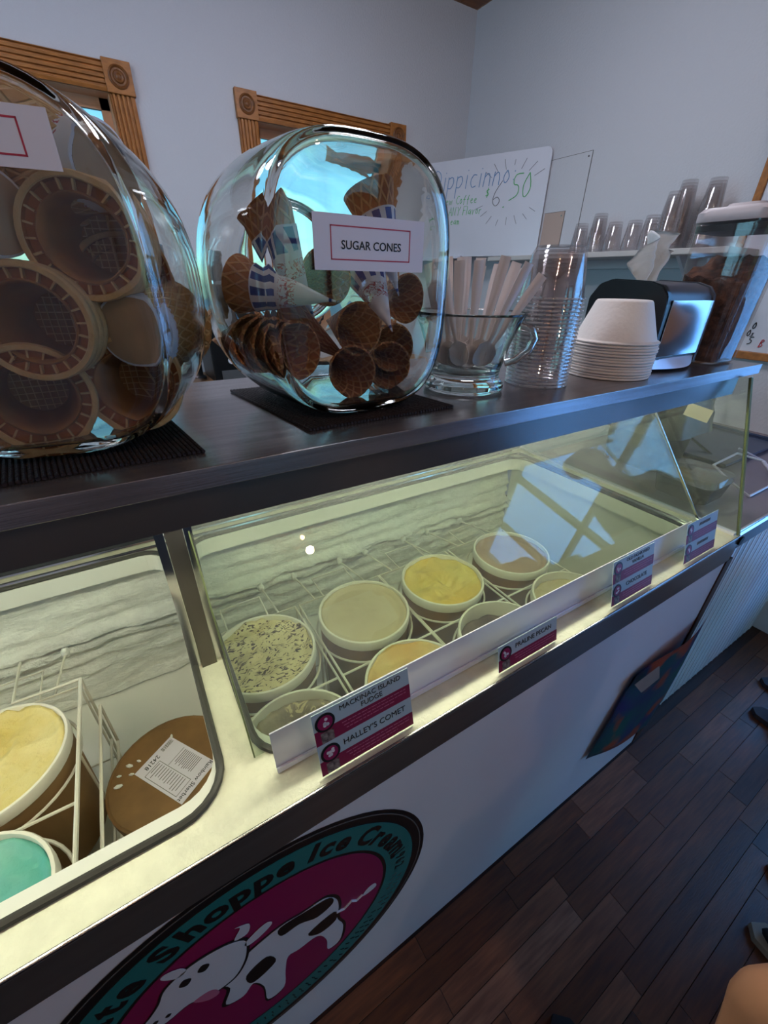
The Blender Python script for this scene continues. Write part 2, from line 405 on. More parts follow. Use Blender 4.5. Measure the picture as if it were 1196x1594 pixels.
b = B(); tube(b, [(1.235, .37, ZD + .004), (1.235, 1.0, ZD + .004)], .004, 8); box(b, 1.222, 1.250, .365, 1.0, ZD, ZD + .003); cpart('side_rail', b, M_chrome, smooth=True)
for x0, x1 in ((CX0 + .01, -.02), (.03, 1.285)):
    b = B(); v = [b.verts.new(p) for p in ((x0, 1.045, ZD), (x1, 1.045, ZD), (x1, .80, 1.317), (x0, .80, 1.317), (x0, 1.05, ZD), (x1, 1.05, ZD), (x1, .805, 1.317), (x0, .805, 1.317))]
    for f in ((3, 2, 1, 0), (4, 5, 6, 7), (0, 1, 5, 4), (1, 2, 6, 5), (2, 3, 7, 6), (3, 0, 4, 7)): b.faces.new([v[i] for i in f])
    cpart('rear_sliding_door', b, mat('grey_door', '#55575c', .3))
# worktop over the case, its valance and the lamps behind it
TX1 = 1.365
b = B(); box(b, CX0, TX1, .42, .835, 1.339, 1.342, .001); box(b, CX0, TX1, .42, .4235, 1.319, 1.3405, .0008); box(b, TX1 - .003, TX1, .42, .835, 1.319, 1.3405, .0008); box(b, CX0, TX1, .8315, .835, 1.319, 1.3405, .0008)
cpart('countertop', b, M_steeltop)
cpart('valance', box(B(), CX0, 1.292, .432, .437, 1.274, 1.339), M_steeldark)
cpart('lamp_housing', box(B(), CX0, 1.29, .437, .80, 1.322, 1.338), M_liner)
for x0, x1 in ((-1.10, -.06), (.05, 1.22)):
    b = B(); tube(b, [(x0, .502, 1.3085), (x1, .502, 1.3085)], .0125, 10)
    cpart('fluorescent_tube', b, mat('lamp_glow', '#ffffff', .5, emit='#fbfde2', estr=30), smooth=True)
# centre post with its flanges
b = box(B(), -.005, .019, .566, .60, ZD, 1.32); post = cpart('centre_post', b, M_steeldark)
obj('post_flange', box(B(), -.018, -.006, .572, .60, ZD, 1.32), M_chrome, post); obj('post_flange', box(B(), .020, .031, .572, .60, ZD, 1.32), M_chrome, post)
# lifting front glass, its aluminium label strip, and the fixed end glass
def slab(bm, a, b2, x0, x1, t):
    a, b2 = Vector((0,) + a), Vector((0,) + b2); d = (b2 - a).normalized(); n = Vector((0, -d.z, d.y)) * t
    v = [bm.verts.new(p) for p in (Vector((x0, 0, 0)) + a, Vector((x1, 0, 0)) + a, Vector((x1, 0, 0)) + b2, Vector((x0, 0, 0)) + b2)]
    v += [bm.verts.new(q.co + n) for q in v]
    for f in ((3, 2, 1, 0), (4, 5, 6, 7), (0, 1, 5, 4), (1, 2, 6, 5), (2, 3, 7, 6), (3, 0, 4, 7)): bm.faces.new([v[i] for i in f])
    return bm
fg = cpart('front_glass', slab(B(), (.372, ZD + .001), (.628, 1.250), .028, 1.258, .005), M_glass)
obj('glass_edge', slab(B(), (.370, ZD + .001), (.628, 1.252), 1.258, 1.2605, .006), M_chrome, fg); obj('glass_edge', slab(B(), (.372, ZD + .001), (.628, 1.250), .0255, .0275, .007), M_greenedge, fg)
b = B(); slab(b, (.3385, .9315), (.3455, 1.002), .0475, 1.112, .002); slab(b, (.335, .9310), (.3365, .9385), .0475, 1.112, .003)
cpart('label_strip', b, M_alu)
b = B(); prism(b, [(.294, .9335), (.412, 1.317), (.80, 1.317), (1.04, .9335)], 1.288, 1.294); b.transform(Matrix(((0, 0, 1, 0), (1, 0, 0, 0), (0, 1, 0, 0), (0, 0, 0, 1)))); eg = cpart('end_glass', b, M_glass)
b = B(); d = Vector((0, .118, .3835)).normalized()
tube(b, [(1.291, .290, .934), (1.291, .408, 1.318)], .0045, 6); obj('glass_edge', b, M_greenedge, eg)
b = B(); tube(b, [(1.299, .292, .934), (1.299, .410, 1.318)], .0028, 6); cpart('end_post', b, M_chrome)
b = B(); box(b, 1.283, 1.299, .297, 1.04, ZD, ZD + .007); cpart('end_channel', b, M_alu)
b = B(); box(b, 0, .062, 0, .034, 0, .0006); st = obj('sticker', b, mat('sticker', '#7a7a6c', .6), eg)
st.matrix_local = Matrix.Translation((1.2875, .52, 1.2)) @ Matrix(((0, 0, -1, 0), (-1, .12, 0, 0), (-.12, -1, 0, 0), (0, 0, 0, 1))) @ Matrix.Rotation(PI, 4, 'X')
b = B()
for j in range(7): box(b, .006, .056 - .004 * (j % 3), .004 + .004 * j, .0053 + .004 * j, .0006, .0009)
obj('printed_lines', b, M_inkgrey, st)

# round logo on the front panel (text and emblem are its printed parts)
DC, DZ = Vector((-.032, .2893, .529)), 0
dec = empty('logo_decal', DC, rot=(PI / 2, 0, 0)); dec.parent = case
def disc(r0, r1, z, h=.0004, seg=72):
    b = B()
    return lathe(b, [(r0, z), (r1, z), (r1, z + h), (r0, z + h), (r0, z)] if r0 > 0 else [(0, z), (r1, z), (r1, z + h), (0, z + h)], seg)
obj('black_disc', disc(0, .319, 0), M_decblk, dec); obj('outer_line', disc(.3085, .3105, .0004), M_inkgrey, dec)
obj('teal_ring', disc(.231, .291, .0004), M_teal, dec); obj('magenta_disc', disc(0, .224, .0004), M_decmag, dec)
def arc_text(s, r, a_mid, size, m, step, bold=.0, flip=False, sx=1.):
    n = len(s); tot = sum(step * (.55 if c in "l.i'I" else 1.2 if c in 'mMCS' else .6 if c == ' ' else 1.) for c in s); a = a_mid + tot / 2 * (-1 if flip else 1)
    for c in s:
        wd_ = step * (.55 if c in "l.i'I" else 1.2 if c in 'mMCS' else .6 if c == ' ' else 1.)
        am = a - wd_ / 2 * (-1 if flip else 1); a -= wd_ * (-1 if flip else 1)
        if c != ' ': text('letter', c, size, m, dec, (r * math.cos(am), r * math.sin(am), .0009), (0, 0, am + (PI / 2 if flip else -PI / 2)), 'CENTER', bold, sx)
arc_text('Chocolate Shoppe Ice Cream.', .261, math.radians(94), .056, M_decblk, math.radians(7.0), .0022)
arc_text('1962', .262, math.radians(1), .03, M_decblk, math.radians(4.4), .0006)
b = B()
for i in range(46):
    a = math.radians(-12 - i * 3.2); r = .262
    for dr in (-.012, .006):
        if random.random() < .8: tube(b, [((r + dr) * math.cos(a), (r + dr) * math.sin(a), .001), ((r + dr + .011) * math.cos(a + .008), (r + dr + .011) * math.sin(a + .008), .001)], .0011, 4)
obj('small_lettering', b, M_decblk, dec, kind='stuff')
# plain spotted cow emblem
def blob(name, pts, m, z, sm=True):
    if sm:
        q = []
        n = len(pts)
        for i in range(n):
            p0, p1, p2, p3 = (Vector(pts[(i + k - 1) % n]) for k in range(4))
            for t in (0, .25, .5, .75): q.append(tuple(.5 * ((2 * p1) + (-p0 + p2) * t + (2 * p0 - 5 * p1 + 4 * p2 - p3) * t * t + (-p0 + 3 * p1 - 3 * p2 + p3) * t ** 3)))
        pts = q
    cu = bpy.data.curves.new(name, 'CURVE'); cu.dimensions = '2D'; cu.fill_mode = 'BOTH'; cu.extrude = .0002
    sp = cu.splines.new('POLY'); sp.points.add(len(pts) - 1)
    for a, c in zip(sp.points, pts): a.co = (c[0], c[1], 0, 1)
    sp.use_cyclic_u = True
    o = flat(name, cu, m); o.parent = dec; o.location = (0, 0, z); return o
body = [(-.02, .075), (.03, .085), (.07, .075), (.105, .07), (.125, .04), (.13, .0), (.125, -.05), (.135, -.10), (.125, -.16), (.10, -.16), (.10, -.11), (.085, -.06), (.05, -.055), (.03, -.05), (.02, -.10), (.01, -.17), (-.02, -.17), (-.018, -.10), (-.03, -.05), (-.05, -.07), (-.075, -.05), (-.06, .0), (-.07, .05)]
blob('cow_outline', [(x * 1.06 - .002, z * 1.05 + .002) for x, z in body], M_decblk, .0010); blob('cow_body', body, M_decwhite, .0014)
blob('cow_spot', [(.03, .083), (.08, .072), (.115, .06), (.12, .03), (.09, .02), (.06, .045), (.03, .05)], M_decblk, .0018)
blob('cow_spot', [(.07, -.02), (.12, -.01), (.122, -.05), (.09, -.055)], M_decblk, .0018); blob('cow_spot', [(-.035, .0), (0, .015), (.01, -.03), (-.03, -.045)], M_decblk, .0018)
head = [(-.02, .13), (-.045, .155), (-.085, .165), (-.12, .15), (-.135, .12), (-.15, .10), (-.165, .085), (-.165, .06), (-.14, .05), (-.11, .055), (-.08, .03), (-.05, .03), (-.03, .06), (-.02, .10)]
blob('head_outline', [((x + .09) * 1.07 - .09, (z - .1) * 1.08 + .1) for x, z in head], M_decblk, .0018); blob('cow_head', head, M_decwhite, .0022)
for c in ((-.075, .135), (-.100, .130)):
    blob('cow_eye', [(c[0] - .008, c[1]), (c[0], c[1] + .011), (c[0] + .008, c[1]), (c[0], c[1] - .011)], M_decblk, .0026)
for c in ((-.150, .075), (-.135, .068)): blob('nostril', [(c[0] - .004, c[1]), (c[0], c[1] + .005), (c[0] + .004, c[1]), (c[0], c[1] - .005)], M_decblk, .0026)
blob('cow_horn', [(-.03, .15), (-.018, .175), (-.024, .185), (-.006, .17), (-.012, .145)], M_decwhite, .0022); blob('cow_horn', [(-.105, .16), (-.118, .185), (-.112, .192), (-.096, .18), (-.092, .162)], M_decwhite, .0022)
blob('cow_ear', [(-.018, .12), (.012, .135), (.022, .12), (.0, .105), (-.018, .105)], M_decwhite, .0022)
blob('cow_tongue', [(-.105, .05), (-.09, .02), (-.075, .015), (-.075, .035), (-.085, .05)], M_pink, .0024)
b = B(); tube(b, [(.125, -.02, .0014), (.14, -.03, .0014), (.155, -.02, .0014), (.165, -.035, .0014), (.178, -.03, .0014)], .0022, 5); obj('cow_tail', b, M_decwhite, dec)
blob('tail_tuft', [(.178, -.036), (.19, -.042), (.208, -.038), (.205, -.022), (.19, -.02)], M_decwhite, .0016)

# ------------------------------------------------------------------ ice cream tubs
TR = .111
def cream_mat(name, c1, c2, scale, c3=None, fleck=None, bump=.5, stretch=None):
    m = mat(name, c1, .55, col2=c2, vscale=scale, bump=bump, bscale=35, detail=8, stretch=stretch, coords='Object')
    if fleck:
        n, L = m.node_tree.nodes, m.node_tree.links; p = n['Principled BSDF']
        src = p.inputs['Base Color'].links[0].from_socket
        v = n.new('ShaderNodeTexNoise'); v.inputs['Scale'].default_value = fleck[1]; v.inputs['Detail'].default_value = 3; v.inputs['Distortion'].default_value = 2.5
        tc = n.new('ShaderNodeTexCoord'); mp = n.new('ShaderNodeMapping'); mp.inputs['Scale'].default_value = (1, 2.2, 1); mp.inputs['Rotation'].default_value = (0, 0, .6)
        L.new(tc.outputs['Object'], mp.inputs[0]); L.new(mp.outputs[0], v.inputs['Vector'])
        r = n.new('ShaderNodeValToRGB'); r.color_ramp.elements[0].position = fleck[2]; r.color_ramp.elements[1].position = fleck[2] + .03
        L.new(v.outputs[0], r.inputs[0])
        mx = n.new('ShaderNodeMix'); mx.data_type = 'RGBA'; L.new(r.outputs[0], mx.inputs[0]); L.new(src, mx.inputs[6]); mx.inputs[7].default_value = lin(fleck[0]); L.new(mx.outputs[2], p.inputs['Base Color'])
    return m
IC = dict(
    fudge=cream_mat('cream_fudge', '#dccf9c', '#c9ba86', 12, fleck=('#3a2a1e', 42, .565)),
    vanilla=cream_mat('cream_vanilla', '#cdbf9c', '#c2b28c', 6, bump=.15),
    lemon=cream_mat('cream_lemon', '#d8ca72', '#e2bd56', 5, bump=.8),
    cocoa=cream_mat('cream_pale_cocoa', '#b49a84', '#a98d7a', 7, bump=.15),
    comet=cream_mat('cream_comet', '#b9a98a', '#6f5f4c', 8, fleck=('#cdbb90', 22, .58)),
    caramel=cream_mat('cream_caramel', '#e0c682', '#d2a04a', 11, bump=.8),
    choc=cream_mat('cream_chocolate', '#a58a76', '#42281c', 7),
    plain=cream_mat('cream_plain', '#c6b684', '#b7a680', 7, bump=.3),
    gold=cream_mat('cream_gold', '#dccf94', '#d2bb6a', 9, bump=.9),
    teal=cream_mat('cream_teal', '#2f9a8c', '#6fa898', 6, bump=.6))
WALLME = None
def tub(name, x, y, zr, kind, fill, rough, label, seed, scoops=()):
    global WALLME
    root = empty(name, (x, y, zr - .25), label, 'ice cream tub', 'ice cream tubs in the dipping cabinet')
    if WALLME is None:
        b = B(); lathe(b, [(0, 0), (.103, 0), (.1085, .238), (.1065, .238), (.1015, .004), (0, .004)], 40); me = bpy.data.meshes.new('tub_wall'); b.to_mesh(me); b.free(); me.materials.append(M_card); me.polygons.foreach_set('use_smooth', [True] * len(me.polygons)); me.set_sharp_from_angle(angle=.7)
        b = B(); lathe(b, [(.1085, .226), (.1105, .226), (TR, .230), (TR, .2475), (.1095, .25), (.1055, .25), (.1045, .2475), (.1042, .20), (.1062, .20), (.1075, .226), (.1085, .226)], 48); m2 = bpy.data.meshes.new('tub_rim'); b.to_mesh(m2); b.free(); m2.materials.append(M_rim); m2.polygons.foreach_set('use_smooth', [True] * len(m2.polygons)); m2.set_sharp_from_angle(angle=.7)
        WALLME = (me, m2)
    obj('tub_wall', WALLME[0], None, root); obj('tub_rim', WALLME[1], None, root)
    b = B(); R = .104; nr, ns = 16, 48; vs = [[b.verts.new((0, 0, .25 - fill))]]
    def h(px, py):
        v = Vector((px, py, seed)); z = -fill + rough * fbm(v, 22) + rough * .5 * fbm(v, 60)
        for sx, sy, sr, sd in scoops:
            q = math.hypot(px - sx, py - sy) / sr
            if q < 1: z -= sd * (1 - q * q) ** .8
        e = math.hypot(px, py) / R
        return z + (.006 * (1 + fbm((px * 30, py * 30, seed + 4), 1)) if e > .93 else 0)
    vs[0][0].co.z = .25 + h(0, 0)
    for i in range(1, nr + 1):
        r = R * i / nr; vs.append([b.verts.new((r * math.cos(2 * PI * k / ns), r * math.sin(2 * PI * k / ns), .25 + h(r * math.cos(2 * PI * k / ns), r * math.sin(2 * PI * k / ns)))) for k in range(ns)])
    for k in range(ns): b.faces.new([vs[0][0], vs[1][k], vs[1][(k + 1) % ns]])
    for i in range(1, nr):
        for k in range(ns): b.faces.new([vs[i][k], vs[i + 1][k], vs[i + 1][(k + 1) % ns], vs[i][(k + 1) % ns]])
    bot = [b.verts.new((R * .98 * math.cos(2 * PI * k / ns), R * .98 * math.sin(2 * PI * k / ns), .10)) for k in range(ns)]
    for k in range(ns): b.faces.new([vs[nr][k], bot[k], bot[(k + 1) % ns], vs[nr][(k + 1) % ns]])
    b.faces.new(bot[::-1])
    obj('ice_cream', b, IC[kind], root, smooth='all')
    return root
ZR = .81
tub('ice_cream_tub', .115, .665, ZR, 'fudge', .014, .012, 'open tub of chocolate-flecked yellow ice cream, nearest the centre post at the back', 1.)
tub('ice_cream_tub', .364, .667, ZR, 'vanilla', .012, .002, 'full tub of smooth beige ice cream with one dark speck', 2., ((.0, -.09, .05, .004),))
tub('ice_cream_tub', .606, .665, ZR, 'lemon', .016, .009, 'open tub of lemon yellow ice cream with a rough scooped patch', 3., ((.03, -.04, .07, .012),))
tub('ice_cream_tub', .862, .660, ZR, 'cocoa', .016, .002, 'open tub of smooth pinkish brown ice cream, farthest along the back row', 4.)
tub('ice_cream_tub', .110, .429, ZR, 'comet', .030, .010, 'half eaten tub of grey-brown ice cream below the two stacked fudge cards', 5., ((.0, .0, .09, .05),))
tub('ice_cream_tub', .360, .430, ZR, 'caramel', .010, .010, 'heaped tub of golden caramel ice cream just behind the label strip', 6.)
tub('ice_cream_tub', .606, .430, ZR, 'choc', .050, .008, 'low tub of pale ice cream with dark chocolate streaks up its wall', 7., ((.02, 0, .08, .04),))
tub('ice_cream_tub', .852, .426, ZR, 'plain', .030, .006, 'low tub of plain cream ice cream, last one of the front row', 8., ((-.02, 0, .08, .02),))
tub('ice_cream_tub', -.345, .664, ZR, 'gold', .010, .010, 'open tub of rough golden ice cream in the unglazed left well', 9., ((-.02, -.05, .08, .014),))
tub('ice_cream_tub', -.350, .428, ZR, 'teal', .018, .006, 'open tub of teal green ice cream in the left well', 10., ((.0, -.04, .09, .02),))
def closed_tub(x, y, zt, rz, label, name_text, code, wht):
    root = empty('closed_tub', (x, y, zt - .25), label, 'ice cream tub', 'ice cream tubs in the dipping cabinet', (0, 0, rz))
    b = B(); lathe(b, [(0, 0), (.105, 0), (.110, .236), (0, .236)], 40); obj('tub_wall', b, M_card, root, smooth=True)
    b = B(); lathe(b, [(.1105, .222), (.1125, .222), (.1135, .248), (.1105, .25), (.108, .2475), (0, .2475), (0, .242), (.108, .242), (.1105, .222)], 40); obj('lid', b, M_cardlid, root, smooth=True)
    sx, sy = .084, .124
    lb = obj('paper_label', box(B(), -sx / 2, sx / 2, -sy / 2, sy / 2, 0, .0005), M_paper, root, loc=(-.003, .004, .2477))
    if name_text:
        text('product_name', name_text, .0118, M_ink, lb, (0, sy / 2 - .010, .0006)); text('code', code, .0125, M_ink, lb, (.012, -sy / 2 + .012, .0006))
    b = B()
    for i in range(14): x = -sx / 2 + .004 + i * .0019; box(b, x, x + .0005 + random.uniform(0, .0008), -sy / 2 + .005, -sy / 2 + .014, .0005, .0007)
    for j in range(11): y = -.012 + j * .0042; box(b, -sx / 2 + .006, -.004 - random.uniform(0, .006), y, y + .0013, .0005, .0007)
    for j in range(12): y = -.036 + j * .0062; box(b, .006, sx / 2 - .008 - random.uniform(0, .008), y, y + .0013, .0005, .0007)
    y0_, y1_ = -sy / 2 + .022, sy / 2 - .019
    for q in ((.0028, .0036, y0_, y1_), (sx / 2 - .0055, sx / 2 - .0047, y0_, y1_), (.0028, sx / 2 - .005, y0_, y0_ + .0008), (.0028, sx / 2 - .005, y1_ - .0008, y1_), (-sx / 2 + .005, .002, -.018, -.0172)): box(b, *q, .0005, .0008)
    obj('small_print', b, M_inkgrey, lb, kind='stuff')
    if wht:
        b = B()
        for q in range(6):
            a = random.uniform(3.6, 5.8); r = random.uniform(.07, .10); bmesh.ops.create_icosphere(b, subdivisions=1, radius=random.uniform(.003, .007), matrix=Matrix.Translation((r * math.cos(a), r * math.sin(a), .25)) @ Matrix.Rotation(a, 4, 'Z') @ Matrix.Diagonal((1.6, .8, .5, 1)))
        obj('frost_crumbs', b, M_frost, root, kind='stuff')
    return root
closed_tub(-.104, .596, .674, math.radians(-146), 'closed brown tub with a white rainbow sherbet label on its lid', 'Rainbow Sherbet', '24218', True)
closed_tub(-.338, .470, .552, math.radians(-50), 'closed brown tub with a white label, standing under the teal tub', None, None, False)

# ------------------------------------------------------------------ wire baskets that carry the tubs
def wire_basket(xc, y0, y1, label, hook=True):
    root = empty('wire_tub_basket', (xc, (y0 + y1) / 2, .52), label, 'wire basket', 'wire baskets in the wells')
    hw = .119; zt = .772; g = root.location
    def W(name, runs, r=.0028):
        b = B()
        for run in runs: tube(b, [Vector(p) - g for p in run], r, 6)
        return obj(name, b, M_wire, root, smooth=True)
    ym = .5475
    W('top_frame', [[(xc - hw, y0, zt), (xc - hw, y1, zt), (xc + hw, y1, zt), (xc + hw, y0, zt), (xc - hw, y0, zt)], [(xc - hw, ym, zt), (xc + hw, ym, zt)]])
    for yc in (.665, .429):
        b = B(); tube(b, [Vector((xc + .1185 * math.cos(a), yc + .1165 * math.sin(a), zt - .012)) - g for a in [2 * PI * k / 40 for k in range(40)]], .0026, 6, True); obj('tub_ring', b, M_wire, root, smooth=True)
    legs = []
    for x in (xc - hw, xc + hw):
        for y in (y0 + .01, ym - .09, ym + .09, y1 - .01): legs.append([(x, y, zt), (x, y, .522)])
    W('uprights', legs, .0022)
    W('base_frame', [[(xc - hw, y0, .524), (xc - hw, y1, .524), (xc + hw, y1, .524), (xc + hw, y0, .524), (xc - hw, y0, .524)], [(xc, y0, .524), (xc, y1, .524)]])
    if hook:
        W('hanger', [[(xc + s * .075, y1, zt), (xc + s * .075, y1 + .03, zt - .005), (xc + s * .075, .955, .738), (xc + s * .075, .975, .742)] for s in (-1, 1)], .0026)
        W('back_loop', [[(xc - .05, y1, zt), (xc - .05, y1 + .08, .775), (xc + .05, y1 + .08, .775), (xc + .05, y1, zt)]], .0022)
        for sd in (-1, 1):
            b = B(); bmesh.ops.create_icosphere(b, subdivisions=2, radius=.011, matrix=Matrix.Diagonal((.8, 1, 1.3, 1)))
            for v in b.verts: v.co *= 1 + .25 * fbm(v.co + Vector((xc, sd, 0)), 60)
            obj('frost_lump', b, M_frost, root, smooth='all', loc=Vector((xc + sd * .075, .962, .738)) - g)
    return root
for i, (xc, nm) in enumerate(((.115, 'under the flecked and grey-brown tubs'), (.364, 'under the beige and caramel tubs'), (.606, 'under the lemon and chocolate-streaked tubs'), (.857, 'under the two last tubs of the right well'))):
    wire_basket(xc, .318, .800, 'white wire basket ' + nm)
wire_basket(-.348, .318, .800, 'white wire basket round the golden and teal tubs in the left well')
root = empty('wire_divider', (-.17, .56, .52), 'small white wire rack beside the closed sherbet tub', 'wire rack')
b = B(); g = root.location
for run in ([(-.222, .79, .60), (-.222, .79, .80), (-.222, .33, .80), (-.222, .33, .60)], [(-.205, .76, .62), (-.205, .76, .74), (-.205, .36, .74), (-.205, .36, .62), (-.205, .76, .62)], [(-.222, .79, .80), (-.33, .79, .80), (-.33, .90, .80)], [(-.222, .79, .60), (-.222, .33, .60), (-.222, .33, .524)], [(-.222, .79, .60), (-.222, .79, .524)]): tube(b, [Vector(p) - g for p in run], .003, 6)
obj('wire_frame', b, M_wire, root, smooth=True)

# ------------------------------------------------------------------ flavour cards leaning on the label strip
CA = math.radians(76)
def flavour_card(x, up, lines, label):
    """up: 0 = lower place, 1 = upper place on the leaning plane"""
    H_, W_ = .0495, .147
    o = Vector((x, .2965, .9335)) + Vector((0, math.cos(CA), math.sin(CA))) * (up * (H_ + .0002))
    root = empty('flavour_card', o, label, 'flavour card', 'flavour cards on the freezer edge', (CA, 0, 0))
    obj('card', box(B(), 0, W_, 0, H_, -.0012, 0), M_cardblue, root)
    obj('colour_band', box(B(), 0, W_, 0, .0226, 0, .0003), M_magenta, root)
    n = len(lines); sz = .0128 if n == 1 else .0108
    for i, s in enumerate(lines):
        if s: text('flavour_name', s, sz, M_ink, root, (.086, .0356 - (i - (n - 1) / 2) * .0108, .0002))
    if lines == ('',):
        b = B()
        for k in range(9): tube(b, [(.056 + k * .006, .033, .0003), (.059 + k * .006, .040, .0003)], .0007, 4)
        obj('blurred_name', b, M_ink, root, kind='stuff')
    b = B(); lathe(b, [(0, 0), (.0140, 0), (.0140, .0004), (0, .0004)], 28); em = obj('emblem', b, M_decblk, root, loc=(.0165, .0315, .0003))
    b = B(); lathe(b, [(0, 0), (.0106, 0), (.0106, .0003), (0, .0003)], 24); obj('emblem_disc', b, M_decmag, em, loc=(0, 0, .0004))
    b = B()
    for k in range(6): lathe(b, [(0, 0), (.0024, 0), (.0024, .0003), (0, .0003)], 8, (random.uniform(-.004, .004), random.uniform(-.005, .005), 0))
    obj('emblem_spots', b, M_decwhite, em, loc=(0, 0, .0007))
    obj('picture_square', box(B(), .008, .026, .0005, .0170, .0003, .0005), mat('card_picture', '#8d7f7a', .5, col2='#3f2f2f', vscale=150), root)
    b = B()
    for j in range(3):
        xx = .036 + random.uniform(0, .006) + .008 * (j == 2); end = .140 - .02 * (j == 2)
        while xx < end:
            L = random.uniform(.003, .009); box(b, xx, min(xx + L, end), (.0168 - j * .0052), (.0180 - j * .0052), .0003, .0004); xx += L + .0015
    obj('small_print', b, M_pink, root, kind='stuff')
    return root
flavour_card(.0965, 1, ('MACKINAC ISLAND', 'FUDGE'), 'pale blue and magenta card reading MACKINAC ISLAND FUDGE')
flavour_card(.0965, 0, ("HALLEY'S COMET",), "pale blue and magenta card reading HALLEY'S COMET")
flavour_card(.420, 0, ('PRALINE PECAN',), 'single pale blue and magenta card reading PRALINE PECAN')
flavour_card(.738, 1, ('OLD FASHIONED', 'VANILLA'), 'pale blue and magenta card reading OLD FASHIONED VANILLA')
flavour_card(.738, 0, ('CHOCOLATE',), 'pale blue and magenta card reading CHOCOLATE')
flavour_card(1.024, 1, ('',), 'upper flavour card of the pair at the far end of the freezer, writing blurred')
flavour_card(1.024, 0, ('',), 'lower flavour card of the pair at the far end of the freezer, writing blurred')

# ------------------------------------------------------------------ glass cookie jars with cones
ZT = 1.342
def jar(xc, yf, label, rz=0):
    root = empty('glass_jar', (xc, yf, ZT + .0045), label, 'jar', 'big glass cone jars', (0, 0, rz))
    zc0 = .152
    outer = [(0, 0, 0, 0, 4), (0, .05, .062, 0, 4), (0, .095, .118, 0, 4), (.0005, .117, .140, 0, 3.2), (.003, .122, .145, 0, 3.1), (.008, .1255, .148, 0, 3.0), (.035, .141, .152, 0, 2.7), (.07, .154, .155, 0, 2.5), (.11, .164, .157, 0, 2.4), (.15, .166, .157, 0, 2.35), (.19, .158, .153, .0, 2.35), (.215, .143, .146, .0, 2.3), (.230, .122, .128, .008, 2.3), (.236, .100, .102, .022, 2.1), (.238, .086, .086, .030, 2), (.246, .080, .080, .032, 2), (.258, .081, .081, .032, 2), (.264, .086, .086, .032, 2), (.270, .084, .084, .032, 2), (.271, .079, .079, .032, 2), (.266, .074, .074, .032, 2), (.246, .073, .073, .032, 2), (.233, .078, .078, .030, 2)]
    inner = []
    for y, a, c, z, n in outer[13:2:-1]:
        inner.append((min(max(y, .006) - (.006 if y > .2 else 0), .229), a - .007, c - .007, z, n))
    inner += [(.006, .09, .112, 0, 4), (.006, .045, .056, 0, 4), (.006, 0, 0, 0, 4)]
    prof = outer + inner; seg = 72; b = B(); rings = []
    for i, (y, a, c, z, n) in enumerate(prof):
        inn = i >= len(outer)
        if a == 0: rings.append([b.verts.new((0, y, zc0))]); continue
        row = []
        for k in range(seg):
            t = 2 * PI * k / seg + .001; ct, st = math.cos(t), math.sin(t)
            x = a * math.copysign(abs(ct) ** (2 / n), ct); zz = z + c * math.copysign(abs(st) ** (2 / n), st)
            zz = max(zz, -.152 + (.016 if inn else 0))
            row.append(b.verts.new((x, y, zc0 + zz)))
        rings.append(row)
    for p, q in zip(rings, rings[1:]):
        for k in range(seg):
            k2 = (k + 1) % seg
            if len(p) == 1: f = [p[0], q[k], q[k2]]
            elif len(q) == 1: f = [p[k2], p[k], q[0]]
            else: f = [p[k], q[k], q[k2], p[k2]]
            b.faces.new(f)
    bmesh.ops.remove_doubles(b, verts=b.verts, dist=1e-6); bmesh.ops.recalc_face_normals(b, faces=b.faces)
    obj('jar_body', b, M_jar, root, smooth='all')
    return root
JX1, JX2 = -.075, .280
jar(JX1, .494, 'large glass jar of flat-bottomed cones, at the left end of the steel top', math.radians(-9))
jar(JX2, .490, 'large glass jar of brown sugar cones with a SUGAR CONES sign')
def woven_mat(x0, x1, y0, y1, label):
    root = empty('woven_mat', ((x0 + x1) / 2, (y0 + y1) / 2, ZT), label, 'mat', 'woven mats under the jars')
    g = root.location; b = B(); n = int((x1 - x0) / .0048)
    for i in range(n):
        x = x0 + (x1 - x0) * (i + .5) / n; tube(b, [Vector((x + .018, y0, ZT + .0024)) - g, Vector((x - .018, y1, ZT + .0024)) - g], .0022, 5)
    obj('cane_strips', b, M_mat, root, kind='stuff')
    b = B(); box(b, x0 - g.x + .015, x1 - g.x - .02, y0 - g.y + .002, y1 - g.y - .002, .0002, .0018); obj('backing', b, M_mat, root)
woven_mat(-.30, .040, .462, .760, 'dark woven cane mat under the left jar of flat-bottomed cones')
woven_mat(.165, .400, .474, .730, 'dark woven cane mat under the sugar cone jar')
def aim(o, M, d):
    """put local origin at M with local -z along d"""
    d = Vector(d).normalized(); o.location = M; o.rotation_euler = (-d).to_track_quat('Z', 'Y').to_euler()
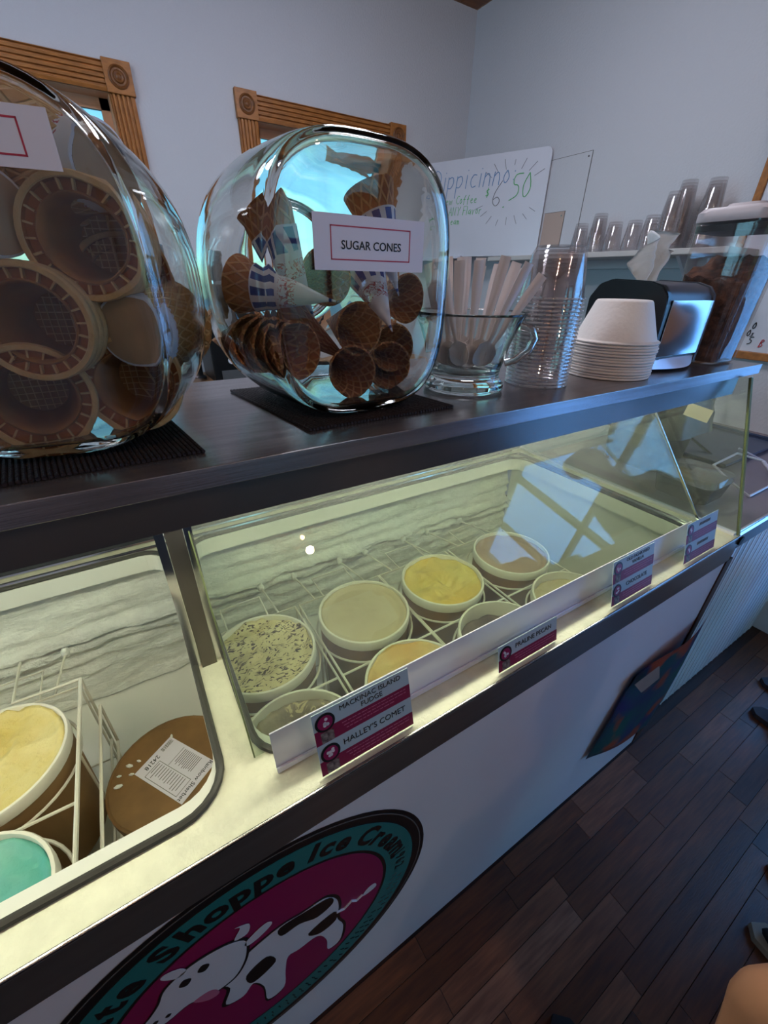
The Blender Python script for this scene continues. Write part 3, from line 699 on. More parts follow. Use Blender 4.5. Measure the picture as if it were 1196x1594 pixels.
def waffle(name, c1, c2, c3, su, sv):
    m = mat(name, c1, .6, col2=c2, vscale=18, spec=.3)
    n, L = m.node_tree.nodes, m.node_tree.links; p = n['Principled BSDF']
    tc = n.new('ShaderNodeTexCoord'); sp = n.new('ShaderNodeSeparateXYZ'); L.new(tc.outputs['UV'], sp.inputs[0])
    outs = []
    for sg in (1, -1):
        a = n.new('ShaderNodeMath'); a.operation = 'MULTIPLY_ADD'; L.new(sp.outputs[1], a.inputs[0]); a.inputs[1].default_value = sv * sg
        q = n.new('ShaderNodeMath'); q.operation = 'MULTIPLY'; L.new(sp.outputs[0], q.inputs[0]); q.inputs[1].default_value = su; L.new(q.outputs[0], a.inputs[2])
        f = n.new('ShaderNodeMath'); f.operation = 'PINGPONG'; L.new(a.outputs[0], f.inputs[0]); f.inputs[1].default_value = .5
        outs.append(f)
    mn = n.new('ShaderNodeMath'); mn.operation = 'MINIMUM'; L.new(outs[0].outputs[0], mn.inputs[0]); L.new(outs[1].outputs[0], mn.inputs[1])
    r = n.new('ShaderNodeValToRGB'); r.color_ramp.elements[0].position = .06; r.color_ramp.elements[1].position = .16; L.new(mn.outputs[0], r.inputs[0])
    src = p.inputs['Base Color'].links[0].from_socket
    mx = n.new('ShaderNodeMix'); mx.data_type = 'RGBA'; L.new(r.outputs[0], mx.inputs[0]); mx.inputs[6].default_value = lin(c3); L.new(src, mx.inputs[7]); L.new(mx.outputs[2], p.inputs['Base Color'])
    bn = n.new('ShaderNodeBump'); bn.inputs['Strength'].default_value = .8; bn.inputs['Distance'].default_value = .002; bn.invert = True
    L.new(r.outputs[0], bn.inputs['Height']); L.new(bn.outputs[0], p.inputs['Normal'])
    return m
M_sugar = waffle('sugar_cone_waffle', '#b36c3c', '#92542c', '#c88c58', 14, 9)
M_cake = mat('pale_wafer', '#e0b583', .7, col2='#c9985f', vscale=20, bump=.3, bscale=120)
M_cakein = mat('toasted_wafer', '#b5672a', .65, col2='#96521c', vscale=25)
M_cakeout = waffle('cake_cone_waffle', '#c49662', '#b48450', '#d8b282', 22, 6)
def jacket_mat():
    m = mat('paper_jacket', '#d9d2d6', .6)
    n, L = m.node_tree.nodes, m.node_tree.links; p = n['Principled BSDF']
    tc = n.new('ShaderNodeTexCoord'); sp = n.new('ShaderNodeSeparateXYZ'); L.new(tc.outputs['UV'], sp.inputs[0])
    ck = n.new('ShaderNodeTexChecker'); ck.inputs['Scale'].default_value = 1; cb = n.new('ShaderNodeCombineXYZ')
    def mth(op, a, bb=None):
        q = n.new('ShaderNodeMath'); q.operation = op
        for i, v in enumerate((a, bb)):
            if v is None: continue
            if isinstance(v, (int, float)): q.inputs[i].default_value = v
            else: L.new(v, q.inputs[i])
        return q.outputs[0]
    u, v = sp.outputs[0], sp.outputs[1]
    stripe = mth('LESS_THAN', mth('FRACT', mth('MULTIPLY', u, 9)), .55)
    band = mth('MULTIPLY', stripe, mth('MULTIPLY', mth('GREATER_THAN', v, .74), mth('LESS_THAN', v, .97)))
    line = mth('MULTIPLY', mth('GREATER_THAN', v, .05), mth('LESS_THAN', v, .085))
    blue = mth('MAXIMUM', band, line)
    mx = n.new('ShaderNodeMix'); mx.data_type = 'RGBA'; L.new(blue, mx.inputs[0]); mx.inputs[6].default_value = lin('#d9d2d6'); mx.inputs[7].default_value = lin('#2b3f86')
    nz = n.new('ShaderNodeTexNoise'); nz.inputs['Scale'].default_value = 1; nz.inputs['Distortion'].default_value = 2
    cb2 = n.new('ShaderNodeCombineXYZ'); L.new(mth('MULTIPLY', u, 9), cb2.inputs[0]); L.new(mth('MULTIPLY', v, 8), cb2.inputs[1]); L.new(cb2.outputs[0], nz.inputs['Vector'])
    ring = mth('LESS_THAN', mth('ABSOLUTE', mth('SUBTRACT', nz.outputs[0], .5)), .035)
    red = mth('MULTIPLY', ring, mth('MULTIPLY', mth('GREATER_THAN', v, .48), mth('LESS_THAN', v, .66)))
    m2 = n.new('ShaderNodeMix'); m2.data_type = 'RGBA'; L.new(red, m2.inputs[0]); L.new(mx.outputs[2], m2.inputs[6]); m2.inputs[7].default_value = lin('#a8323c'); L.new(m2.outputs[2], p.inputs['Base Color'])
    return m
M_jacket = jacket_mat()
def mesh(name, b, m, sharp=.8):
    me = bpy.data.meshes.new(name); b.normal_update(); b.to_mesh(me); b.free()
    for k in (m if isinstance(m, tuple) else (m,)): me.materials.append(k)
    me.polygons.foreach_set('use_smooth', [True] * len(me.polygons)); me.set_sharp_from_angle(angle=sharp); return me
SL, SR = .118, .0345
b = B(); lathe(b, [(.001, -SL), (SR, -.001), (SR + .0004, .0005), (SR - .0022, .0012), (SR - .003, -.002), (.0004, -SL + .006)], 28, uv=True); me_sugar = mesh('cone_shell', b, M_sugar)
b = B(); lathe(b, [(.0008, -SL - .014), (.0022, -SL - .004), (SR * .76 + .0016, -.030), (SR * .76 + .0008, -.0305)], 28, uv=True); me_jack = mesh('paper_jacket', b, M_jacket)
def sugar_cone(M, T, label, wrapped=False):
    o = empty('sugar_cone', label=label, cat='ice cream cone', group='sugar cones in the jar')
    obj('cone_shell', me_sugar, None, o)
    if wrapped: obj('paper_jacket', me_jack, None, o)
    M = Vector(M); aim(o, M, Vector(T) - M); o.rotation_euler.rotate_axis('Z', random.uniform(0, 6))
    return o
sugar_cone((.196, .60, 1.585), (.238, .575, 1.471), 'paper-jacketed sugar cone slanting tip down, left of the SUGAR CONES sign', True)
sugar_cone((.160, .615, 1.502), (.215, .552, 1.492), 'paper-jacketed sugar cone lying against the left wall of its jar', True)
sugar_cone((.340, .60, 1.612), (.366, .545, 1.470), 'paper-jacketed sugar cone standing tip down behind the SUGAR CONES sign', True)
base = Vector((.203, .540, 1.429)); d = Vector((-.030, .10, -.006)).normalized()
for k, nm in enumerate(('front sugar cone of the nested row, its mouth split at the rim', 'second sugar cone of the nested row in the jar', 'third sugar cone of the nested row in the jar', 'fourth sugar cone of the nested row in the jar', 'fifth sugar cone, rearmost of the nested row')):
    M = base + Vector((-.0105, .010, .0015)) * k; sugar_cone(M, M + d, nm)
sugar_cone((.295, .548, 1.450), (.300, .66, 1.452), 'bare sugar cone with its mouth to the front, in the middle of the jar')
sugar_cone((.362, .565, 1.420), (.372, .68, 1.424), 'bare sugar cone lying low at the right of the jar')
sugar_cone((.402, .590, 1.485), (.385, .69, 1.488), 'bare sugar cone against the right wall of its jar')
sugar_cone((.282, .545, 1.396), (.300, .65, 1.393), 'bare sugar cone at the bottom middle of the jar')
sugar_cone((.352, .560, 1.396), (.375, .66, 1.393), 'bare sugar cone at the bottom right of the jar')
sugar_cone((.262, .575, 1.512), (.268, .68, 1.505), 'bare sugar cone just under the SUGAR CONES sign')
sugar_cone((.325, .600, 1.535), (.318, .50, 1.452), 'paper-jacketed sugar cone with its tip low behind the sign', True)
sugar_cone((.215, .64, 1.470), (.29, .60, 1.41), 'bare sugar cone lying at the back of the jar')
b = B()
for i in range(5):
    for j in range(5): pass
pts = []
for j in range(7):
    row = []
    for i in range(9):
        x = .262 + .085 * i / 8; z = 1.487 + .022 * j / 6 + .008 * fbm((x * 40, j, 2), 1); row.append(b.verts.new((x, .535 + .012 * fbm((i * .7, j * .9, 5), 1), z)))
    pts.append(row)
for j in range(6):
    for i in range(8): b.faces.new([pts[j][i], pts[j][i + 1], pts[j + 1][i + 1], pts[j + 1][i]])
prop(obj('plastic_wrapper', b, M_clear, smooth='all'), 'crumpled clear plastic wrapper among the sugar cones under the sign', 'wrapper')
# flat-bottomed cones
b = B(); BR = .0515
lathe(b, [(0, -.098), (.030, -.098), (.031, -.094), (.041, -.045), (.0475, -.016), (.0512, -.012), (BR, -.003), (BR - .0012, 0), (.0462, 0), (.0452, -.0012)], 40, mi=0, uv=True)
lathe(b, [(.0452, -.0012), (.0445, -.0065), (.0372, -.0075), (.0365, -.0045)], 40, mi=1, uv=True)
lathe(b, [(.0365, -.0045), (.0352, -.0035), (.034, -.0045), (.0325, -.02), (.027, -.075), (0, -.077)], 40, mi=2, uv=True)
for f in b.faces:
    if f.material_index == 0 and f.calc_center_median().z < -.014: f.material_index = 3
me_cake = mesh('cone_cup', b, (M_cake, M_cakein, mat('inner_wafer', '#b0763e', .7, col2='#945a2c', vscale=20), M_cakeout))
b = B()
for k in range(22):
    a = 2 * PI * k / 22; q = B()
    c, s = math.cos(a), math.sin(a)
    vs = [b.verts.new((r * c - t * s, r * s + t * c, z)) for z in (-.0075, -.0022) for r, t in ((.0368, -.0007), (.0455, -.0009), (.0455, .0009), (.0368, .0007))]
    for f in ((4, 5, 6, 7), (0, 1, 5, 4), (2, 3, 7, 6)): b.faces.new([vs[i] for i in f])
    q.free()
me_ribs = mesh('rim_ribs', b, M_cake)
b = B()
for k in range(-3, 4):
    w_ = math.sqrt(.026 ** 2 - (k * .007) ** 2); box(b, k * .007 - .0005, k * .007 + .0005, -w_, w_, -.0765, -.0745); box(b, -w_, w_, k * .007 - .0005, k * .007 + .0005, -.0765, -.0745)
me_grid = mesh('base_grid', b, M_cake)
b = B(); lathe(b, [(0, .0012), (.0325, .0012), (.0345, .0005), (.0352, -.004), (.0415, -.062), (.041, -.062)], 32, uv=True); me_cjack = mesh('paper_jacket', b, M_jacket)
b = B(); lathe(b, [(0, .0016), (.0322, .0016), (.0322, .0008)], 32); me_cend = mesh('paper_base', b, mat('kraft_base', '#b39272', .7, var=.1, vscale=30))
b = B(); lathe(b, [(.034, 0), (.046, -.075), (.052, -.085), (.052, -.098), (.046, -.098), (.040, -.075), (.03, -.02), (0, -.018)], 36, uv=True); me_cbody = mesh('cone_cup', b, M_cakeout)
def cake_cone(M, d, label):
    o = empty('cake_cone', label=label, cat='ice cream cone', group='flat-bottomed cones in the jar')
    obj('cone_cup', me_cake, None, o); obj('rim_ribs', me_ribs, None, o, kind='stuff'); obj('base_grid', me_grid, None, o, kind='stuff')
    aim(o, Vector(M), d); return o
def wrapped_cone(M, d, label):
    o = empty('wrapped_cake_cone', label=label, cat='ice cream cone', group='flat-bottomed cones in the jar')
    obj('cone_cup', me_cbody, None, o); obj('paper_jacket', me_cjack, None, o); obj('paper_base', me_cend, None, o)
    aim(o, Vector(M), d); return o
def nest(M, d, n, step, labels):
    M = Vector(M); dv = Vector(d).normalized()
    for k in range(n): cake_cone(M + dv * step * k, d, labels[k])
nest((-.002, .530, 1.538), (.34, .92, .0), 3, .014, ('flat-bottomed cone with a wide toasted rim, its mouth beside the blank sign', 'second cone nested behind the one beside the blank sign', 'third cone nested behind the one beside the blank sign'))
nest((-.060, .525, 1.470), (.30, .95, -.03), 3, .014, ('flat-bottomed cone with a wide toasted rim at the left picture edge', 'second cone nested behind the left edge cone', 'third cone nested behind the left edge cone'))
wrapped_cone((.033, .552, 1.597), (-.62, .72, .12), 'paper-jacketed cone with its round base showing under the top of the left jar')
wrapped_cone((.021, .535, 1.459), (.45, .88, -.02), 'paper-jacketed cone with its base to the front, low at the right of the left jar')
wrapped_cone((-.062, .545, 1.556), (-.5, .85, .1), 'paper-jacketed cone at the left picture edge')
cake_cone((.006, .540, 1.404), (.22, .95, -.05), 'flat-bottomed cone lying at the bottom right of the left jar')
cake_cone((-.078, .532, 1.402), (-.05, .97, -.02), 'flat-bottomed cone lying at the bottom middle of the left jar')
cake_cone((-.005, .60, 1.604), (-.3, .9, .0), 'flat-bottomed cone at the back top of the left jar')
cake_cone((-.10, .56, 1.585), (.5, .85, .1), 'flat-bottomed cone behind the blank sign')
cake_cone((.030, .60, 1.500), (.1, .97, .05), 'flat-bottomed cone at the right wall of the left jar')
cake_cone((-.155, .545, 1.44), (-.1, .97, .0), 'flat-bottomed cone in the hidden left part of the left jar')
cake_cone((-.165, .55, 1.53), (-.05, .97, .1), 'upper flat-bottomed cone in the hidden left part of the left jar')
def paper_sign(x0, x1, z0, z1, y, words, label, turn=0):
    root = empty('paper_sign', ((x0 + x1) / 2, y, (z0 + z1) / 2), label, 'sign', 'paper signs taped to the jars', (PI / 2, 0, turn))
    w_, h_ = (x1 - x0) / 2, (z1 - z0) / 2
    obj('paper', box(B(), -w_, w_, -h_, h_, 0, .0006), M_paper, root)
    b = B(); a, c, t = w_ - .020, h_ * .62, .0013
    for q in ((-a, a, c - t, c), (-a, a, -c, -c + t), (-a, -a + t, -c, c), (a - t, a, -c, c)): box(b, *q, .0006, .0008)
    obj('red_frame', b, M_redframe, root)
    if words: text('sign_text', words, .0118, M_ink, root, (0, -.002, .0007), bold=.0001)
    return root
paper_sign(.209, .354, 1.5185, 1.571, .487, 'SUGAR CONES', 'white sign reading SUGAR CONES in a red frame on the middle jar')
paper_sign(-.145, .001, 1.5795, 1.6165, .4920, None, 'white sign with an empty red frame, taped to the left jar', math.radians(-9))

# ------------------------------------------------------------------ mug of spoons
MC = Vector((.518, .570, ZT))
mug = empty('glass_mug', MC, 'footed clear glass mug full of white plastic spoons', 'mug')
b = B(); lathe(b, [(0, .001), (.066, .001), (.070, .005), (.070, .012), (.064, .018), (.060, .024), (.061, .034), (.066, .055), (.072, .078), (.080, .1), (.091, .121), (.093, .1235), (.0915, .125), (.088, .122), (.076, .1), (.068, .078), (.062, .055), (.057, .036), (.05, .03), (0, .028)], 48); bmesh.ops.recalc_face_normals(b, faces=b.faces); obj('mug_body', b, M_mug, mug, smooth='all')
b = B(); tube(b, [(.085, 0, .104), (.105, 0, .100), (.112, 0, .085), (.105, 0, .066), (.085, 0, .050), (.068, 0, .045)], .0065, 10); obj('handle', b, M_mug, mug, rot=(0, 0, math.radians(-35)), smooth=True)
b = B(); n = 10
def sp_pt(t, s):
    if t < .26:
        q = t / .26; wd = .0155 * math.sqrt(max(0, 1 - (2 * q - 1) ** 2)) * (1 if q < .7 else 1) + (.003 if q > .8 else 0); z = -.006 * math.sin(PI * q) * (1 - s * s) ; return (s * wd, t * .165, z)
    q = (t - .26) / .74; wd = .0028 + .0052 * min(1, q * 1.4); return (s * wd, t * .165, .002 * (1 - abs(s)))
rows = []
ts = [0, .02, .06, .10, .14, .18, .22, .25, .28, .4, .6, .8, .96, 1.0]
for t in ts: rows.append([b.verts.new(sp_pt(t, s)) for s in (-1, -.5, 0, .5, 1)])
for i in range(len(ts) - 1):
    for k in range(4):
        try: b.faces.new([rows[i][k], rows[i][k + 1], rows[i + 1][k + 1], rows[i + 1][k]])
        except ValueError: pass
bmesh.ops.remove_doubles(b, verts=b.verts, dist=1e-5)
bmesh.ops.solidify(b, geom=b.faces[:], thickness=.0011); me_spoon = mesh('plastic_spoon', b, M_spoon)
rr = Vector((.8527, -.5223, 0)); ff = Vector((.5223, .8527, 0))
first = None
spots = [(-.040, -.066, .012), (-.034, -.052, -.018), (-.026, -.046, .02), (-.022, -.030, -.03), (-.014, -.020, .0), (-.004, -.006, .03), (.004, -.001, -.028), (.010, .010, .01), (.016, .034, -.02), (.020, .044, .03), (.026, .056, 0), (.020, .066, -.03), (.028, .080, .01), (.024, .092, -.015), (-.03, -.036, .035), (.0, .02, .045), (.012, .05, .045), (-.012, -.058, -.04)]
for i, (a, t, f2) in enumerate(spots):
    o = obj('plastic_spoon', me_spoon)
    prop(o, 'white plastic spoon with the %s handle from the left in the glass mug' % nth(1 + sum(q[1] < t for q in spots)), 'spoon', 'spoons in the glass mug')
    p0 = MC + rr * a * .8 + ff * f2 * .6 + Vector((0, 0, .032 + .004 * (i % 3))); p1 = MC + rr * t + ff * f2 * 1.2 + Vector((0, 0, .172 + .012 * math.sin(i * 2.3)))
    y = (p1 - p0).normalized(); nrm = (-ff + rr * random.uniform(-.5, .5)); x = y.cross(nrm).normalized(); z = x.cross(y)
    o.matrix_world = Matrix.Translation(p0) @ Matrix((x, y, z)).transposed().to_4x4()

# ------------------------------------------------------------------ stacks of cups and bowls
b = B(); lathe(b, [(.0555, 0), (.0575, .0012), (.0565, .0035), (.0535, .0036), (.0515, .018), (.0445, .066), (.041, .072), (.0385, .078), (.012, .078), (0, .0765)], 40); 
for f in b.faces:
    if f.calc_center_median().z < .0036: f.material_index = 1
me_cup = mesh('dessert_cup', b, (M_clear, sheet_glass('highlit_rim', '#f8f8fa', 6., .55)))  # rim faces whitened, painting in their bright highlights
for i in range(24):
    o = obj('dessert_cup', me_cup, loc=(.676, .541, ZT + .0005 + .0062 * i)); o.rotation_euler.z = i * .4
    prop(o, 'topmost clear plastic dessert cup of the upside-down stack beside the mug' if i == 23 else 'clear plastic dessert cup, %s from the bottom of the stack beside the mug' % nth(i + 1), 'plastic cup', 'upside-down clear dessert cups')
b = B(); lathe(b, [(.0775, 0), (.083, .0005), (.0835, .0025), (.0815, .0042), (.0785, .0045), (.0765, .0065), (.052, .072), (.049, .0755), (.046, .076), (0, .0745), (0, .0715), (.046, .073), (.049, .070), (.0735, .006), (.0775, 0)], 44); me_bowl = mesh('foam_bowl', b, M_foam)
for i in range(13):
    o = obj('foam_bowl', me_bowl, loc=(.886 + .0012 * math.sin(i * 2.1), .532 + .001 * math.cos(i * 1.7), ZT + .0005 + .0054 * i))
    prop(o, 'topmost white foam bowl of the upside-down stack on the steel top' if i == 12 else 'white foam bowl, %s from the bottom of the upside-down stack' % nth(i + 1), 'bowl', 'upside-down foam bowls')

# ------------------------------------------------------------------ napkin dispenser, napkins, canister
DX0, DX1, DY0, DY1 = .972, 1.172, .492, .672
disp = empty('napkin_dispenser', ((DX0 + DX1) / 2, (DY0 + DY1) / 2, ZT), 'black napkin dispenser with a mirror-like front, beside the foam bowls', 'napkin dispenser')
g = disp.location
def dpart(name, b, m, p=disp, **k):
    for v in b.verts: v.co -= g
    return obj(name, b, m, p, **k)
prof = [(DY0, ZT + .012), (DY0 + .012, ZT + .001), (DY1, ZT + .001), (DY1, ZT + .14), (DY1 - .02, ZT + .168), (DY1 - .05, ZT + .178), (DY0 + .045, ZT + .174), (DY0 + .018, ZT + .166), (DY0 + .004, ZT + .150), (DY0 + .001, ZT + .13)]
def xprism(pts, x0, x1):
    b = B(); prism(b, pts, x0, x1); b.transform(Matrix(((0, 0, 1, 0), (1, 0, 0, 0), (0, 1, 0, 0), (0, 0, 0, 1)))); return b
bb = xprism(prof, DX0, DX0 + .016); bmesh.ops.bevel(bb, geom=[e for e in bb.edges], offset=.0025, segments=2, affect='EDGES'); dpart('side_cap', bb, M_black, smooth=True)
bb = xprism(prof, DX1 - .010, DX1); dpart('side_cap', bb, M_greyplastic, smooth=True)
prof2 = [(y + (.003 if y < DY0 + .05 else -.003 if y > DY1 - .03 else 0), z - (.002 if z > ZT + .1 else -.001)) for y, z in prof]
dpart('housing', xprism(prof2, DX0 + .014, DX1 - .008), M_greyplastic, smooth=True)
b = box(B(), DX0 + .018, DX1 - .012, DY0 - .0015, DY0 + .004, ZT + .030, ZT + .140, .001); dpart('face_plate', b, M_chromeface)
b = B(); arc = [(DX0 + .012 + (DX1 - DX0 - .02) * t, DY0 - .022 * math.sin(PI * t) + .002, ZT + .006) for t in [k / 12 for k in range(13)]]
for p0, p1 in zip(arc, arc[1:]):
    v = [b.verts.new(q) for q in (p0, p1, (p1[0], DY0 + .004, ZT + .026), (p0[0], DY0 + .004, ZT + .026))]; b.faces.new(v)
bmesh.ops.remove_doubles(b, verts=b.verts, dist=1e-6); dpart('front_lip', b, M_alu, smooth='all')
b = B(); pts = []
for j in range(17):
    row = []
    for i in range(21):
        u, v = i / 20 - .5, j / 16
        wv = .070 + .055 * math.sin(min(1, v * 1.5) * PI / 2)
        top = .098 * (1 - 1.5 * max(0, abs(u) - .15) ** 1.4) + .010 * fbm((u * 3, 2, 8), 1, 1)
        x = u * wv + .010 * v + .008 * v * fbm((u * 2.5, v * 2, 1), 1, 1); y = .016 * math.sin(u * 13 + v * 3) * (.4 + v) + .012 * fbm((u * 4, v * 3, 3), 1, 2) - .02 * max(0, v - .8)
        row.append(b.verts.new((x, y, top * v - .006)))
    pts.append(row)
for j in range(16):
    for i in range(20): b.faces.new([pts[j][i], pts[j][i + 1], pts[j + 1][i + 1], pts[j + 1][i]])
bmesh.ops.solidify(b, geom=b.faces[:], thickness=.0008)
prop(obj('paper_napkin', b, M_tissue, smooth='all', loc=(1.06, .60, ZT + .176)), 'crumpled white napkin pulled up out of the black dispenser', 'napkin')
KX0, KX1, KY0, KY1 = 1.195, 1.345, .456, .606
can = empty('storage_canister', ((KX0 + KX1) / 2, (KY0 + KY1) / 2, ZT), 'tall clear canister of brown crumbs with pale lid at the end of the steel top', 'canister')
def loopbox(bm, levels, n=6, cap0=True, cap1=True):
    rings = []
    for (hx, r, z) in levels: rings.append([bm.verts.new((x, y, z)) for x, y in rrect(-hx, hx, -hx, hx, r, n)])
    m_ = len(rings[0])
    for a, c in zip(rings, rings[1:]):
        for k in range(m_): bm.faces.new([a[k], a[(k + 1) % m_], c[(k + 1) % m_], c[k]])
    if cap0: bm.faces.new(rings[0][::-1])
    if cap1: bm.faces.new(rings[-1])
    return bm
obj('clear_body', loopbox(B(), [(.060, .02, .001), (.066, .022, .006), (.075, .024, .292)], cap1=False), sheet_glass('canister_clear', '#f6f2f2', 1.2, .05), can, smooth=True)
obj('black_seal', loopbox(B(), [(.0725, .022, .272), (.0735, .022, .284)]), M_rubber, can, smooth=True)
obj('lid', loopbox(B(), [(.0765, .026, .290), (.078, .028, .294), (.078, .028, .308), (.072, .03, .316), (.040, .02, .318), (.037, .02, .325), (.0, .0, .326)], cap1=False), M_lidgrey, can, smooth=True)
b = B(); nn = 14; top = []
for j in range(nn):
    row = []
    for i in range(nn):
        x, y = (i / (nn - 1) - .5) * .126, (j / (nn - 1) - .5) * .126
        row.append(b.verts.new((x, y, .205 + .38 * x + .1 * y + .010 * fbm((x, y, 1), 40))))
    top.append(row)
for j in range(nn - 1):
    for i in range(nn - 1): b.faces.new([top[j][i], top[j][i + 1], top[j + 1][i + 1], top[j + 1][i]])
edge = [top[0][i] for i in range(nn)] + [top[j][-1] for j in range(1, nn)] + [top[-1][i] for i in range(nn - 2, -1, -1)] + [top[j][0] for j in range(nn - 2, 0, -1)]
bot = [b.verts.new((v.co.x * .88, v.co.y * .88, .006)) for v in edge]
for k in range(len(edge)): b.faces.new([edge[k], bot[k], bot[(k + 1) % len(edge)], edge[(k + 1) % len(edge)]])
b.faces.new(bot[::-1])
prop(obj('cookie_crumbs', b, M_crumb, can, smooth=True), kind='stuff')

# ------------------------------------------------------------------ whiteboard, shelf and cups on the right wall
GL = {'D': [[(0, 0), (.12, 1), (.5, .85), (.6, .45), (.35, .05), (0, 0)]], 'i': [[(.1, .6), (.1, 0)], [(.12, .78), (.12, .82)]], 'p': [[(.05, .6), (.05, -.4)], [(.05, .5), (.3, .62), (.42, .35), (.25, .05), (.05, .1)]],
      'c': [[(.4, .55), (.2, .6), (.05, .3), (.2, 0), (.42, .08)]], 'n': [[(.05, 0), (.08, .6)], [(.07, .4), (.25, .6), (.38, .45), (.4, 0)]], 'o': [[(.22, .6), (.04, .35), (.2, 0), (.42, .3), (.22, .6)]],
      ':': [[(.1, .15), (.1, .2)], [(.1, .5), (.1, .55)]], '$': [[(.42, .75), (.1, .7), (.12, .5), (.4, .4), (.38, .15), (.05, .15)], [(.25, .95), (.25, -.05)]], '6': [[(.4, 1), (.12, .6), (.06, .2), (.3, 0), (.48, .22), (.3, .42), (.1, .3)]],
      '.': [[(.1, 0), (.14, .03)]], '5': [[(.5, 1), (.12, 1), (.1, .6), (.4, .6), (.45, .2), (.05, .02)]], '0': [[(.25, 1), (.03, .55), (.2, 0), (.48, .4), (.25, 1)]], '1': [[(.1, .7), (.12, 0)]],
      'b': [[(.06, 1), (.06, 0)], [(.06, .45), (.3, .55), (.38, .25), (.06, 0)]], 'r': [[(.06, .55), (.06, 0)], [(.06, .4), (.3, .55)]], 'e': [[(.06, .3), (.38, .35), (.25, .6), (.05, .3), (.2, 0), (.4, .1)]], 'w': [[(.02, .55), (.12, 0), (.24, .45), (.36, 0), (.48, .55)]],
      'C': [[(.5, .85), (.25, 1), (.04, .5), (.25, 0), (.5, .12)]], 'f': [[(.35, .95), (.18, .85), (.16, -.1)], [(.02, .5), (.34, .52)]], 't': [[(.15, .9), (.15, 0)], [(.0, .6), (.3, .6)]], 'h': [[(.06, 1), (.06, 0)], [(.06, .4), (.3, .5), (.34, 0)]],
      'A': [[(.02, 0), (.26, 1), (.5, 0)], [(.1, .4), (.42, .4)]], 'N': [[(.04, 0), (.06, 1), (.46, 0), (.48, 1)]], 'Y': [[(.02, 1), (.24, .5), (.5, 1)], [(.24, .5), (.2, 0)]], 'l': [[(.08, 1), (.08, 0)]], 'a': [[(.38, .55), (.1, .5), (.06, .08), (.34, .15), (.38, .55), (.4, 0)]],
      'v': [[(.02, .55), (.18, 0), (.36, .55)]], 'm': [[(.04, 0), (.06, .55)], [(.05, .4), (.2, .55), (.24, 0)], [(.22, .4), (.4, .55), (.44, 0)]], 'F': [[(.06, 0), (.08, 1), (.45, 1)], [(.07, .55), (.38, .55)]], 'B': [[(.06, 0), (.06, 1), (.4, .8), (.08, .52), (.45, .25), (.06, 0)]], 's': [[(.35, .55), (.1, .5), (.3, .25), (.05, .02)]]}
def strokes(s, x, y, h, r, adv=.55):
    b = B()
    for c in s:
        if c == ' ': x += .35 * h; continue
        for st_ in GL[c]:
            for _ in range(2 if c not in 'ANYwvF' else 0):
                if len(st_) > 2: st_ = [st_[0]] + [(p[0] * k + q[0] * (1 - k), p[1] * k + q[1] * (1 - k)) for p, q in zip(st_, st_[1:]) for k in (.75, .25)][1:-1] + [st_[-1]]
            tube(b, [(x + px * h + .12 * py * h, y + py * h, .0012) for px, py in st_], r, 5)
        x += (adv if c not in "il1.:" else .28) * h * (1.35 if c in 'mwDN' else 1)
    return b
TLb, TRb = Vector((2.085, 2.872, 0)), Vector((2.405, 2.105, 0)); BW = (TRb - TLb).length; BH = .53
wb = empty('whiteboard', (0, 0, 0), 'white marker board reading Dippicinno $6.50, propped across the corner on the shelf', 'whiteboard')
frame(wb, Vector((TLb.x, TLb.y, 1.658)), TRb - TLb, (0, 0, 1))
b = B(); prism(b, rrect(0, BW, 0, BH, .03), -.012, 0); obj('panel', b, M_board, wb)
for nm, s, x, y, h, m, r in (('heading', 'Dippicinno:', .045, .375, .115, M_blueink, .0022), ('price_sign', '$', .445, .32, .05, M_greenink, .002), ('price', '6', .485, .265, .13, M_greyink, .0022), ('price', '.', .56, .26, .13, M_greenink, .0026), ('price', '50', .60, .29, .13, M_greenink, .0024),
                         ('note_line', '1 brew Coffee', .08, .295, .047, M_greenink, .0016), ('note_line', 'with ANY Flavor', .075, .235, .047, M_greenink, .0016), ('note_line', 'Ice Cream'.replace('I', '1'), .09, .185, .042, M_greenink, .0016)):
    obj(nm, strokes(s, x, y, h, r), m, wb)
b = B()
for a in range(0, 360, 17):
    c, s = math.cos(math.radians(a)), math.sin(math.radians(a)); r0, r1 = .15 + .02 * random.random(), .20 + .025 * random.random()
    p = [(.60 + q * c * 1.1, .33 + q * s * .8, .001) for q in (r0, r1)]
    if 0.02 < p[1][0] < BW - .02 and .02 < p[1][1] < BH - .02 and not (150 < a < 200): tube(b, p, .0014, 5)
obj('rays', b, M_greyink, wb)
b = B(); box(b, .05, .32, -.012, .004, 0, .03, .002); obj('pen_tray', b, M_alu, wb)
shelf = prop(obj('wall_shelf', box(B(), 2.14, XW - .002, .92, 2.25, 1.622, 1.645, .003), mat('shelf_white', '#b9b4b2', .5)), 'long pale wall shelf holding the clear cups on the right wall', 'shelf')
b = B(); box(b, 2.40, XW - .003, .95, 2.2, 1.58, 1.622); obj('cleat', b, M_enamel, shelf)
for yy in (1.15, 1.9):
    b = B(); prism(b, [(0, 0), (.2, 0), (0, -.14)], -.008, .008); o = obj('bracket', b, M_enamel, shelf); o.matrix_world = Matrix.Translation((XW - .003, yy, 1.622)) @ Matrix(((-1, 0, 0, 0), (0, 0, 1, 0), (0, 1, 0, 0), (0, 0, 0, 1)))
b = B(); lathe(b, [(.0435, 0), (.0455, .001), (.0445, .004), (.042, .005), (.031, .108), (.029, .11), (0, .108)], 20); me_tall = mesh('clear_cup', b, M_clear)
